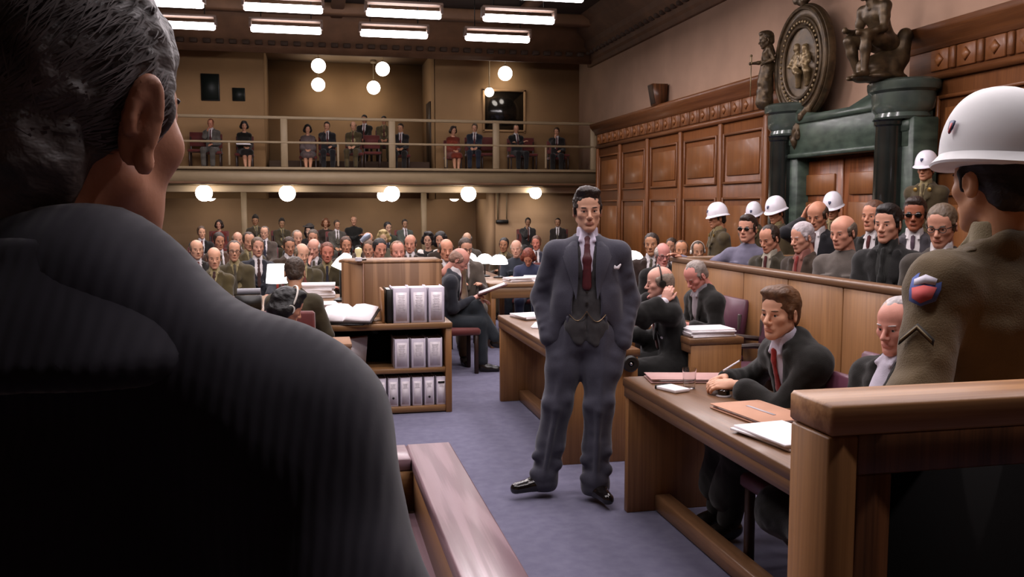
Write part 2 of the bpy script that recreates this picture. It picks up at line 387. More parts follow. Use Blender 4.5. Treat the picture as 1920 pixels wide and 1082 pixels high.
# ---------------------------------------------------------------- globe lamps
gl_m = MB().sphere((0, 0, 0), .205, 20).mesh('globe', True)
def globe(label, x, y, z, ztop, group, r=1.):
    g = thing('globe_lamp', label, 'lamp', (x, y, z), 0, group)
    o = link('globe', gl_m, GLOBE, g); o.scale = (r, r, r)
    MB().tube([(0, 0, .19*r), (0, 0, ztop-z-.03)], .016, 8).build('stem', CREAM, g, True)
    MB().lathe([(.09, ztop-z-.05), (.07, ztop-z-.07), (.02, ztop-z-.08)][::-1]+[(.09, ztop-z)], n=16).build('ceiling_rose', CREAM, g, True)
    MB().lathe([(.05, .16*r), (.06, .2*r), (.03, .24*r)], n=14).build('fitter', CREAM, g, True)
globe('upper opal globe lamp of the left pair in the alcove', .29, 25.4, 5.5, 5.92, 'globe lamps above the balcony', .95)
globe('lower opal globe lamp of the left pair in the alcove', .29, 26.9, 5.19, 5.92, 'globe lamps above the balcony', .95)
globe('upper opal globe lamp of the right pair in the alcove', 2.02, 25.4, 5.47, 5.92, 'globe lamps above the balcony', .95)
globe('lower opal globe lamp of the right pair in the alcove', 1.87, 26.9, 5.15, 5.92, 'globe lamps above the balcony', .95)
globe('single opal globe lamp hanging above the dark balcony doorway', 5.22, 24.2, 5.28, 5.99, 'globe lamps above the balcony', .95)
for lab, x in (('leftmost large globe lamp under the balcony edge', -2.55), ('globe lamp between the left post and the lectern under the balcony edge', -.56), ('large globe lamp above the middle of the lectern under the balcony', 2.05), ('large globe lamp right of the second post under the balcony edge', 4.05)):
    globe(lab, x, 23.35, 2.02, 2.23, 'globe lamps under the balcony edge')
for lab, x, y in (('farther globe lamp beside the leftmost one under the balcony', -2.6, 25.3), ('farther globe lamp left of the lectern one under the balcony', 1.98, 25.3), ('farther globe lamp left of the second post lamp under the balcony', 3.98, 25.3), ('globe lamp half hidden by the beam near the corner under the balcony', 5.95, 23.7)):
    globe(lab, x, y, 2.0+(.06 if y < 24 else .0), 2.23 if y < 24 else 2.17, 'globe lamps deep under the balcony', .8)
globe('small wall globe lamp at the top left corner of the dark balcony opening', 4.83, 24.45, 4.80, 5.99, 'globe lamps above the balcony', .62)
# ---------------------------------------------------------------- marble portal in the right wall
pt = thing('marble_portal', 'green marble door surround with polished columns around a panelled door', 'portal', (7.05, 11.25, 0))
def P_(y): return y-11.25
MARBLE_C = mat('grey_green_marble', '#4b554c', .2, spec=.5, hex2='#353d38', vscale=3, coat=.3)
DOORW = wood('portal_door_wood', '#8c5029', '#6a3818', 2, .8, .35, coat=.2)
MB().box((.30, 0, 1.3), (.1, 2.4, 2.6)).build('door_board', DOORW, pt)
for y in (-.58, .58):
    dl = MB().box((.22, y, 1.18), (.08, 1.12, 2.34), ch=.01).build('door_leaf', DOORW, pt)
    for z, h in ((.55, .7), (1.4, .7), (2.0, .3)):
        MB().box((.165, y, z), (.04, .8, h), ch=.018).build('door_panel', PANEL_F, dl)
    MB().tube([(.13, y*.25, 1.02), (.13, y*.25, 1.14)], .014).build('door_handle', BRONZE, dl, True)
for y0 in (9.90, 12.52):
    y = P_(y0)
    MB().box((.16, y, 1.38), (.36, .74, 2.76), ch=.02).build('pier', MARBLE, pt)
    MB().box((-.02, y, .2), (.46, .5, .4), ch=.03).build('pedestal', MARBLE, pt)
    c = MB().lathe([(.22, .4), (.235, .43), (.235, .47), (.20, .50), (.195, .54), (.18, 2.66), (.2, 2.68), (.2, 2.72), (.22, 2.74)], n=32, c=(-.06, y, 0))
    c.build('column', MARBLE_D, pt, True)
    MB().box((.10, y, 2.66), (.30, .60, .17), ch=.03).build('capital_block', MARBLE, pt)
    # moulded bowed cap over the column
    q = MB().lathe([(.30, 2.74), (.32, 2.77), (.30, 2.82), (.34, 2.87), (.35, 2.95), (.35, 3.06), (.39, 3.09), (.40, 3.13), (.40, 3.19), (.36, 3.22), (.0001, 3.22)], n=36, c=(.10, y, 0), sx=1., sy=1.18)
    q.build('cornice_cap', MARBLE_C, pt, True)
MB().box((.14, 0, 2.69), (.34, 3.3, .58), ch=.02).build('lintel', MARBLE, pt)
MB().box((.08, 0, 2.43), (.3, 2.2, .07), ch=.015).build('lintel_edge', MARBLE, pt)
MB().prism([(-1.55, 2.9), (1.55, 2.9), (1.45, 3.2), (.9, 3.12), (.45, 3.0), (-.45, 3.0), (-.9, 3.12), (-1.45, 3.2)], -.06, .34, axis=0).build('swan_pediment', MARBLE, pt)
for sg in (-1, 1):
    MB().tube([(-.0, sg*1.42, 2.35), (-.1, sg*1.44, 2.5), (-.06, sg*1.43, 2.62), (.02, sg*1.42, 2.66)], [.03, .07, .075, .04], 10).build('scroll_bracket', MARBLE, pt, True)
# ---------------------------------------------------------------- judge-side ledge in the foreground
ld = thing('bench_ledge', 'pale oak ledge with a raised rim and sunken shelf beside the foreground man', 'ledge', (.40, 1.4, 0))
MB().box((-.012, .16, .83), (.155, 3.06, .045), ch=.006).build('top_rail', OAKP, ld)
MB().box((-.70, 1.6, .83), (1.22, .18, .045), ch=.006).build('end_rail', OAKPX, ld)
MB().box((.035, .14, .40), (.04, 3.0, .81)).build('outer_board', OAKY, ld)
MB().box((-.65, 1.655, .40), (1.3, .04, .81)).build('end_board', OAKX, ld)
MB().box((-.075, .12, .745), (.025, 2.9, .13)).build('inner_apron', OAKY, ld)
MB().box((-.65, 1.5, .745), (1.15, .025, .13)).build('inner_apron', OAKX, ld)
sh_ = MB().box((-.135, .42, .665), (.12, 2.1, .03), ch=.004).build('sunken_shelf', OAKP, ld)
MB().box((-.205, .42, .64), (.03, 2.1, .10), ch=.004).build('shelf_lip', OAKY, ld)
for k in range(5):
    MB().box((-.135, .62-k*.075, .684), (.105, .045, .008), ch=.002).build('sorting_strip', mat('bone_strip', '#d3b5a2', .5), sh_)
# ---------------------------------------------------------------- guard box on the right
gb = thing('guard_box', 'tall oak partition with a recessed panel coloured dark for shadow in the right foreground', 'partition', (.86, 1.42, 0))
MB().box((1.2, 0, 1.315), (2.4, .14, .055), ch=.006).build('top_rail', OAKB, gb)
MB().box((.03, 0, .64), (.06, .125, 1.29), ch=.004).build('end_post', OAK, gb)
MB().box((1.2, -.035, 1.25), (2.28, .05, .075), ch=.004).build('front_rail', OAKD, gb)
for x in (.095, .58, 1.12, 1.66):
    MB().box((x, -.035, .6), (.07, .05, 1.23), ch=.004).build('front_stile', OAKD, gb)  # dark oak on the front frame paints in its side away from the lamps
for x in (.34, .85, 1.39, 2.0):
    MB().box((x, -.022, .62), (.50, .012, 1.2)).build('recessed_panel', SHADOW_BLK, gb)  # shadow of the unlit front painted into the panel colour
MB().box((1.2, .045, .64), (2.28, .03, 1.28)).build('back_board', OAK, gb)
# ---------------------------------------------------------------- desks of counsel
def desk(label, x0, x1, y0, y1, group='oak desks of counsel', z=.75, foot=True, near=True):
    d = thing('counsel_desk', label, 'desk', ((x0+x1)/2, (y0+y1)/2, 0), 0, group); W, L = x1-x0, y1-y0
    MB().box((0, 0, z-.025), (W, L, .05), ch=.006).build('desk_top', OAKY, d)
    MB().box((0, L/2-.03, (z-.05)/2), (W-.03, .05, z-.05), ch=.004).build('end_panel', OAK, d)
    if near: MB().box((0, -L/2+.03, (z-.05)/2), (W-.03, .05, z-.05), ch=.004).build('end_panel', OAK, d)
    MB().box((-W/2+.02, 0, z-.075), (.03, L-.02, .06), ch=.004).build('front_apron', OAKY, d)
    if foot: MB().box((-W/2+.22, 0, .05), (.09, L-.12, .09), ch=.006).build('foot_rail', OAKY, d)
    return d
desk('oak desk nearest the camera with a glass and manila folders on it', 1.655, 2.27, 2.5, 4.62)
desk('oak desk behind the standing man with papers at its far end', 1.56, 2.10, 5.52, 7.55)
desk('oak desk bearing a white paper stack in front of the dock', 2.60, 3.02, 5.87, 8.1, foot=False)
t3 = thing('court_table', 'oak table beyond the seated man with the clipboard, strewn with papers', 'table', (3.1, 10.75, 0), 0, 'oak tables of the court')
MB().box((0, 0, .75), (2.1, .72, .05), ch=.006).build('table_top', OAKX, t3)
MB().box((0, -.33, .66), (2.05, .03, .13), ch=.004).build('apron', OAKX, t3)
for x in (-1.0, 1.0): MB().box((x, 0, .36), (.06, .68, .72), ch=.005).build('end_panel', OAK, t3)
t4 = thing('court_table', 'narrow oak table carrying three lit white dome lamps', 'table', (2.15, 11.85, 0), 0, 'oak tables of the court')
MB().box((0, 0, .75), (.55, 1.4, .05), ch=.006).build('table_top', OAKY, t4)
for x in (-.22, .22):
    for y in (-.64, .64): MB().box((x, y, .36), (.06, .06, .72), ch=.006).build('leg', OAK, t4)
t5 = thing('court_table', 'oak clerk table behind the man in olive uniform with lamp and books', 'table', (-.45, 8.75, 0), 0, 'oak tables of the court')
MB().box((0, 0, .75), (1.5, 1.5, .05), ch=.006).build('table_top', OAKX, t5)
for x in (-.7, .7):
    for y in (-.7, .7): MB().box((x, y, .36), (.07, .07, .72), ch=.006).build('leg', OAK, t5)
t6 = thing('court_table', 'oak table half hidden behind the standing man with a lit lamp', 'table', (4.3, 12.0, 0), 0, 'oak tables of the court')
MB().box((0, 0, .75), (1.3, .6, .05), ch=.006).build('table_top', OAKX, t6)
for x in (-.6, .6):
    for y in (-.25, .25): MB().box((x, y, .36), (.06, .06, .72), ch=.006).build('leg', OAK, t6)
jb = thing('earphone_jack', 'round black earphone socket on the end of the oak desk', 'socket', (2.02, 5.50, .66))
MB().lathe([(.055, 0), (.055, .02), (.045, .03), (.02, .03), (.015, .015), (.0001, .015)], n=20, R=rot('X', 90)).build('rim', BLACKM, jb, True)
MB().sphere((0, -.02, 0), .014, 10).build('plug', mat('chrome', '#b0b0b0', .2, metal=1.), jb, True)
# ---------------------------------------------------------------- prisoners' dock
dk = thing('prisoners_dock', 'long oak front and end wall of the prisoners dock below the defendants', 'dock', (3.5, 5.4, 0))
seams = [8.36, 7.55, 6.83, 6.12, 5.40, 4.68, 3.96, 3.24, 2.6]
for a_, b_ in zip(seams[:-1], seams[1:]):
    MB().box((.02, (a_+b_)/2-5.4, .575), (.05, a_-b_-.012, 1.13), ch=.005).build('board', OAK, dk)
MB().box((.05, .08, .57), (.03, 5.74, 1.12)).build('backing', OAKD, dk)
MB().box((.04, .08, 1.165), (.12, 5.80, .05), ch=.008).build('cap_rail', OAKY, dk)
MB().box((1.95, 2.93, .57), (3.85, .06, 1.14), ch=.005).build('end_wall', OAK, dk)
MB().box((1.95, 2.93, 1.165), (3.85, .12, .05), ch=.008).build('end_cap_rail', OAKX, dk)
rs = thing('dock_platform', 'raised wooden floor inside the prisoners dock', 'platform', (5.2, 5.42, 0))
MB().box((0, 0, .08), (3.2, 5.7, .16)).build('lower_tread', OAKD, rs); MB().box((.55, 0, .2), (2.1, 5.7, .08)).build('upper_tread', OAKD, rs)
for lab, x, z in (('front wooden bench inside the dock behind the oak wall', 4.22, .16), ('rear wooden bench inside the dock behind the first bench', 4.98, .24)):
    bn = thing('dock_bench', lab, 'bench', (x, 5.5, z), 0, 'benches in the dock')
    MB().box((0, 0, .42), (.40, 5.3, .05), ch=.008).build('seat', OAKD, bn); MB().box((.215, 0, .62), (.035, 5.3, .34), ch=.008).build('backrest', OAKD, bn)
    for y in (-2.4, -.8, .8, 2.4): MB().box((0, y, .2), (.36, .06, .4)).build('support', OAKD, bn)
# ---------------------------------------------------------------- bookshelf, lectern
bs = thing('bookshelf', 'low open oak bookshelf holding rows of grey binders in the aisle', 'bookshelf', (.52, 7.42, 0))
MB().box((0, 0, .72), (1.18, .46, .05), ch=.006).build('top_board', OAKX, bs)
for x in (-.56, .56): MB().box((x, 0, .35), (.05, .44, .70), ch=.005).build('side_board', OAK, bs)
MB().box((0, 0, .355), (1.07, .42, .04), ch=.004).build('shelf_board', OAKX, bs)
MB().box((0, 0, .035), (1.07, .42, .05), ch=.004).build('shelf_board', OAKX, bs)
MB().box((0, .2, .38), (1.07, .02, .65)).build('back_board', SHADOW_BLK, bs)  # near-black board paints in the shade inside the shelf
lc = thing('lectern', 'broad oak lectern with an angled side panel behind the bookshelf', 'lectern', (.8, 8.1, 0))
MB().box((.0, 0, .59), (.70, .04, 1.18), ch=.004).build('front_panel', OAKLEC, lc)
MB().box((-.435, .085, .59), (.245, .03, 1.18), R=rot('Z', -38), ch=.004).build('side_panel', OAKLEC, lc)
MB().box((.34, .25, .59), (.03, .5, 1.18), ch=.004).build('side_panel', OAKLEC, lc)
MB().prism([(-.56, .18), (-.355, -.02), (.36, -.02), (.36, .5), (-.5, .5)], 1.175, 1.2, axis=2).build('top_board', OAKLEC, lc)
MB().box((-.352, -.004, .59), (.012, .05, 1.18)).build('corner_strip', OAKD, lc)
mc = thing('microphone', 'grey microphone on a slim stalk standing on the lectern', 'microphone', (.44, 8.2, 1.2))
MB().tube([(0, 0, 0), (0, 0, .10), (.02, -.02, .17)], .008, 8).build('stalk', BLACKM, mc, True)
MB().lathe([(.045, 0), (.045, .012), (.01, .02)], n=14).build('base', BLACKM, mc, True)
MB().lathe([(.0001, -.05), (.022, -.045), (.028, 0), (.03, .02), (.026, .045), (.0001, .06)], n=14, c=(.035, -.035, .20), R=rot('Y', 50)).build('head', mat('mic_grille', '#8d94a3', .35, metal=.6), mc, True)
bl = thing('signal_lamp', 'small cream signal bulb in a socket on the lectern', 'lamp', (.41, 8.1, 1.2))
MB().lathe([(.03, 0), (.03, .03), (.02, .035)], n=12).build('socket', WHITEM, bl, True)
MB().lathe([(.018, .03), (.022, .06), (.034, .085), (.03, .11), (.0001, .125)], n=14).build('bulb', mat('cream_bulb', '#e0cf9a', .35, emit=.25), bl, True)
# ---------------------------------------------------------------- binders
def binder(label, x, y, z, wd, ht, dp, group, m=None, lm=None, holes=True, name='ring_binder', tilt=0, extra=0):
    b = thing(name, label, 'binder', (x, y, z), 0, group)
    m = m or LINEN
    q = MB().box((-wd/2+.003, 0, ht/2), (.006, dp, ht), ch=.001).box((wd/2-.003, 0, ht/2), (.006, dp, ht), ch=.001).box((0, -dp/2+.004, ht/2), (wd, .008, ht), ch=.001)
    q.build('cover', m, b)
    MB().box((0, .005, ht/2-.002), (wd-.016, dp-.03, ht-.016)).build('pages', PAPER, b)
    if lm:
        l = MB().box((0, -dp/2-.001, ht*.47), (wd*.66, .003, ht*.80)).build('spine_label', lm, b)
        if extra:
            t = MB()
            for k in range(extra): t.box((0, -dp/2-.003, ht*(.78-.045*k)), (wd*(.42-.05*(k % 3)), .002, ht*.012))
            t.build('printed_lines', INK, l)
        if holes == 2: MB().lathe([(wd*.11, 0), (wd*.11, .002), (.0001, .002)], n=14, c=(0, -dp/2-.004, ht*.30), R=rot('X', 90)).build('finger_hole', BLACKM, b)
        if holes == 3: MB().box((0, -dp/2-.004, ht*.80), (wd*.6, .003, ht*.07)).build('dark_band', BLACKM, b)
    return b
gT, gM, gB = 'binders on top of the bookshelf', 'binders on the upper shelf', 'binders on the lower shelf'
for k, lab in enumerate(('tall grey binder on the bookshelf top, next to the black one', 'tall grey binder on the bookshelf top, middle of the three', 'tall grey binder on the bookshelf top, at the right end')):
    binder(lab, .70+k*.142, 7.37, .745, .136, .285, .30, gT, lm=LABELW, extra=11)
binder('black binder on the bookshelf top beside the wooden bookend', .605, 7.37, .745, .05, .275, .30, gT, m=mat('black_cover', '#1a1713', .4), lm=None)
be = thing('bookend', 'thin upright oak bookend at the left of the top binders', 'bookend', (.555, 7.37, .745))
MB().box((0, 0, .135), (.02, .28, .27), ch=.004).build('upright', OAK, be); MB().box((-.05, 0, .005), (.1, .28, .01)).build('foot', OAKX, be)
for k, lab in enumerate(('grey binder with white label on the upper shelf, left of three', 'grey binder with white label on the upper shelf, middle of three', 'grey binder with white label on the upper shelf, right of three')):
    binder(lab, .70+k*.135, 7.37, .375, .125, .24, .30, gM, lm=LABELW, extra=9)
for k, (lab, ho) in enumerate((('pale binder at the left end of the lower shelf row', 1), ('pale binder with a finger hole, second on the lower shelf', 2), ('pale binder with a plain label, third on the lower shelf', 1), ('pale binder with a plain label, fourth on the lower shelf', 1), ('pale binder with a finger hole, second from right on the lower shelf', 2), ('pale binder with a dark band at the right of the lower shelf', 3))):
    binder(lab, .53+k*.098, 7.37, .06, .088, .235, .28, gB, lm=LABELW, holes=ho, extra=4)
rf = thing('folder', 'reddish brown folder leaning inside the bookshelf beside the grey binders', 'folder', (.30, 7.34, .375), math.radians(-58))
MB().box((0, 0, .13), (.016, .3, .25), R=rot('Y', 8), ch=.003).build('cover', mat('red_brown_card', '#6e3d28', .7), rf); MB().box((.014, 0, .128), (.01, .28, .235), R=rot('Y', 8)).build('sheets', PAPER, rf)
# open book
ob = thing('open_book', 'large open book with white pages lying on the bookshelf top', 'book', (.28, 7.33, .745), math.radians(-18))
MB().prism([(-.15, 0), (.15, 0), (.15, .09), (-.15, .012)], -.16, .16, axis=0).build('book_rest', BLACKM, ob)
OBR = Matrix.Translation((0, 0, .052)) @ Matrix.Rotation(math.radians(14.5), 4, 'X') @ Matrix.Scale(1.15, 4)
def page_block(sg):
    pr = [(0, .02), (sg*.03, .045), (sg*.09, .05), (sg*.19, .028), (sg*.19, .012), (0, .012)]
    if sg < 0: pr = pr[::-1]
    return MB().prism(pr, -.13, .13, axis=1)
MB().box((0, 0, .006), (.40, .27, .012), ch=.003).build('cover', mat('book_cloth', '#2b2320', .7), ob).matrix_local = OBR
for sg in (-1, 1):
    p = page_block(sg).build('pages', PAPER, ob); p.matrix_local = OBR
# ---------------------------------------------------------------- lamps on tables
def dome_lamp(label, x, y, z, r=.115, h=.25, group='lit dome lamps on the court tables'):
    l = thing('desk_lamp', label, 'lamp', (x, y, z), 0, group)
    MB().lathe([(.07, 0), (.07, .015), (.02, .03), (.0001, .03)], n=16).build('base', BLACKM, l, True)
    MB().tube([(0, 0, .02), (0, 0, h-.05)], .01, 8).build('stem', BLACKM, l, True)
    MB().lathe([(r, h-.075), (r*1.02, h-.06), (r*.93, h-.02), (r*.7, h+.02), (r*.35, h+.045), (.0001, h+.05)], n=20).build('shade', SHADE, l, True)
dome_lamp('left of the three lit dome lamps beside the clipboard man', 2.04, 11.72, .775)
dome_lamp('middle of the three lit dome lamps beyond the clipboard man', 2.20, 11.46, .775)
dome_lamp('right of the three lit dome lamps nearest the olive uniformed man', 2.34, 11.24, .775)
dome_lamp('lit white dome lamp seen just right of the standing man', 4.36, 11.85, .775, .16)
l = thing('desk_lamp', 'lit lamp with a straight white shade behind the olive uniformed clerk', 'lamp', (-.34, 9.35, .775), 0, 'lit dome lamps on the court tables')
MB().lathe([(.08, 0), (.08, .02), (.02, .04), (.0001, .04)], n=16).build('base', mat('red_base', '#6a1f1a', .4), l, True)
MB().tube([(0, 0, .02), (0, 0, .2)], .012, 8).build('stem', mat('red_base', '#6a1f1a', .4), l, True)
MB().lathe([(.115, .14), (.095, .33), (.09, .33), (.11, .14)], n=20).build('shade', SHADE, l, True)
l = thing('desk_lamp', 'lit lamp tilted beside the left edge of the lectern', 'lamp', (.27, 8.75, .775), 0, 'lit dome lamps on the court tables')
MB().lathe([(.07, 0), (.07, .02), (.02, .04), (.0001, .04)], n=16).build('base', BLACKM, l, True)
MB().tube([(0, 0, .02), (0, 0, .30), (.03, 0, .36)], .012, 8).build('stem', BLACKM, l, True)
MB().lathe([(.10, -.06), (.08, .02), (.04, .10), (.0001, .11)], n=18, c=(.03, 0, .36), R=rot('Y', 24)).build('shade', SHADE, l, True)
# ---------------------------------------------------------------- papers, folders, small things on the tables
def stack(label, x, y, z, wx, wy, h, rz=0, n=4, m=None, group='paper stacks on the tables', name='paper_stack'):
    s_ = thing(name, label, 'papers', (x, y, z), math.radians(rz), group)
    for k in range(n):
        MB().box((random.uniform(-.012, .012), random.uniform(-.012, .012), h*(k+.5)/n), (wx, wy, h/n*.94), R=rot('Z', random.uniform(-5, 5)), ch=.001).build('sheaf', m or PAPER, s_)
    return s_
stack('thick white paper stack on the desk end beside the maroon chair', 2.80, 6.02, .752, .34, .24, .055, 4, 5)
stack('white papers beside the lamp on the court table edge', 2.45, 10.62, .777, .30, .22, .05, 12)
stack('long white paper pile in the middle of the court table', 2.80, 10.85, .777, .42, .26, .045, -6)
stack('single white sheets hanging near the right edge of the court table', 2.78, 10.52, .777, .30, .2, .012, 5, 2)
stack('high bright paper pile on the clerk table beside the lectern', .05, 9.2, .777, .34, .26, .14, -4, 6)
stack('low paper pile on the near edge of the clerk table', .02, 8.35, .777, .40, .30, .03, 3, 3)
stack('scattered papers at the far end of the oak desk behind the standing man', 1.80, 7.28, .752, .26, .30, .03, 14, 3)
stack('few loose sheets on the oak desk beside the standing man', 1.80, 6.75, .752, .22, .30, .012, -20, 2)
stack('white papers under the elbow of the bald man with earphones', 1.92, 5.72, .752, .2, .28, .02, 10, 2)
def folder(label, x, y, z, wx, wy, rz, m=PAPERP, lines=True, name='manila_folder', th=.018):
    f = thing(name, label, 'folder', (x, y, z), math.radians(rz))
    MB().box((0, 0, .003), (wx, wy, .005), ch=.001).build('back_cover', m, f); MB().box((.004, .004, th/2), (wx-.02, wy-.02, th-.008)).build('sheets', PAPER, f)
    cv = MB().box((0, 0, th), (wx, wy, .004), R=rot('Y', .8), ch=.001).build('front_cover', m, f)
    if lines: MB().box((.0, .0, th+.0035), (wx*.06, wy*.5, .002)).build('printed_title', INK, cv)
    return f
folder('pink manila folder with a printed title on the near desk', 1.95, 3.62, .752, .27, .40, 8)
folder('pink papers under clear film at the far corner of the near desk', 1.98, 4.46, .752, .46, .2, -10, mat('pink_card', '#b48a84', .6), False)
stack('white notepad stack beside the oak partition on the near desk', 1.84, 3.22, .752, .24, .34, .03, 10, 3)
np_ = thing('notepad', 'small white notepad lying by the drinking glass', 'notepad', (1.78, 4.22, .752), math.radians(20))
MB().box((0, 0, .008), (.1, .15, .016), ch=.002).build('sheets', PAPER, np_); MB().box((0, .07, .009), (.102, .012, .019)).build('binding', BLACKM, np_)
tb = thing('drinking_glass', 'clear drinking glass in front of the clasped hands on the near desk', 'glass', (1.88, 4.24, .7515))
MB().lathe([(.027, .0), (.030, .002), (.036, .105), (.034, .105), (.0275, .008), (.0001, .008)], n=24).build('vessel', GLASS, tb, True)
at_ = thing('inkwell', 'small dark glass inkwell near the lawyer hands on the near desk', 'inkwell', (1.97, 4.03, .752))
MB().lathe([(.03, 0), (.032, .03), (.026, .036), (.014, .04), (.014, .03), (.0001, .03)], n=18).build('pot', mat('dark_glass', '#1d1511', .1, spec=.7), at_, True)
MB().lathe([(.036, 0), (.036, .006), (.0001, .006)], n=18).build('saucer', WHITEM, at_, True)
# stenotype
sm = thing('stenotype', 'black and white stenotype machine on the clerk table edge', 'machine', (-.55, 8.25, .777))
MB().prism([(-.13, 0), (.13, 0), (.13, .06), (.02, .12), (-.13, .13)], -.11, .11, axis=0).build('body', BLACKM, sm)
MB().tube([(-.1, .05, .15), (.1, .05, .15)], .03, 12).build('platen', mat('grey_roller', '#77757a', .4), sm, True)
for k in range(6): MB().box((-.08+k*.032, -.10, .075), (.022, .06, .012), R=rot('X', 28), ch=.003).build('key', WHITEM, sm)
env = thing('envelope_box', 'tan cardboard file box end beside the left side of the bookshelf', 'box', (.0, 6.75, 0))
MB().box((.12, .0, .34), (.30, .36, .66), ch=.004).build('carton', mat('tan_card', '#8d6a50', .8), env); MB().box((.12, 0, .675), (.31, .37, .03), ch=.004).build('lid', mat('tan_card', '#8d6a50', .8), env)
MB().sphere((.12, -.18, .55), (.02, .008, .02), 10).build('finger_hole', BLACKM, env)
# ---------------------------------------------------------------- chairs
def chair_meshes():
    d = {}
    d['seat'] = MB().box((0, 0, .43), (.46, .44, .07), ch=.025).mesh('seat')
    d['backrest'] = MB().box((0, -.22, .74), (.44, .06, .36), R=rot('X', 8), ch=.025).mesh('backrest')
    d['leg_f'] = MB().box((0, 0, .2), (.04, .04, .4), ch=.006).mesh('leg')
    d['leg_b'] = MB().box((0, 0, .4), (.04, .04, .8), ch=.006).mesh('leg')
    return d
CM = chair_meshes()
def chair(label, x, y, a, group, up=RED, z=0, arms=False, wood_=None, name='chair', back=True):
    c = thing(name, label, 'chair', (x, y, z), math.radians(-a), group); wd = wood_ or DARKW
    link('seat', CM['seat'], up, c); 
    if back: link('backrest', CM['backrest'], up, c)
    for sx in (-.19, .19):
        link('leg', CM['leg_f'], wd, c, (sx, .18, 0)); link('leg', CM['leg_b' if back else 'leg_f'], wd, c, (sx, -.2, 0))
        if arms:
            MB().tube([(sx*1.22, -.2, .64), (sx*1.25, 0, .66), (sx*1.22, .17, .65), (sx*1.15, .18, .42)], [.02, .022, .02, .018], 8).build('armrest', wd, c, True)
    return c
gl_ = 'maroon chairs of counsel'
chair('empty maroon leather chair behind the paper stack', 3.22, 6.25, -80, gl_, PURPLE, arms=True)
chair('maroon chair tucked under the near desk with its seat showing', 2.13, 3.50, -92, gl_, PURPLE)
chair('maroon chair under the young lawyer with red tie', 2.62, 3.98, -90, gl_, PURPLE, arms=True)
chair('maroon armchair of the old man hidden by the soldier', 2.78, 3.28, -75, gl_, PURPLE, arms=True)
chair('low stool under the bald man with earphones', 2.36, 6.22, -80, gl_, PURPLE, back=False, name='stool')
chair('chair under the grey lawyer reading with bowed head', 3.24, 6.95, -90, gl_, PURPLE)
chair('wooden chair under the man holding the clipboard', 1.42, 9.02, 88, None, RED)
for lab, x in (('empty red seat at the far left of the balcony', -2.75), ('empty red seat beside the post near the olive uniformed man', 1.62), ('red seat right of the navy suited man on the balcony', 4.72), ('red seat between the last two men on the balcony', 5.85), ('empty red seat at the right end of the balcony', 6.75)):
    chair(lab, x, 24.15, 180, 'red balcony seats', RED, z=2.66)
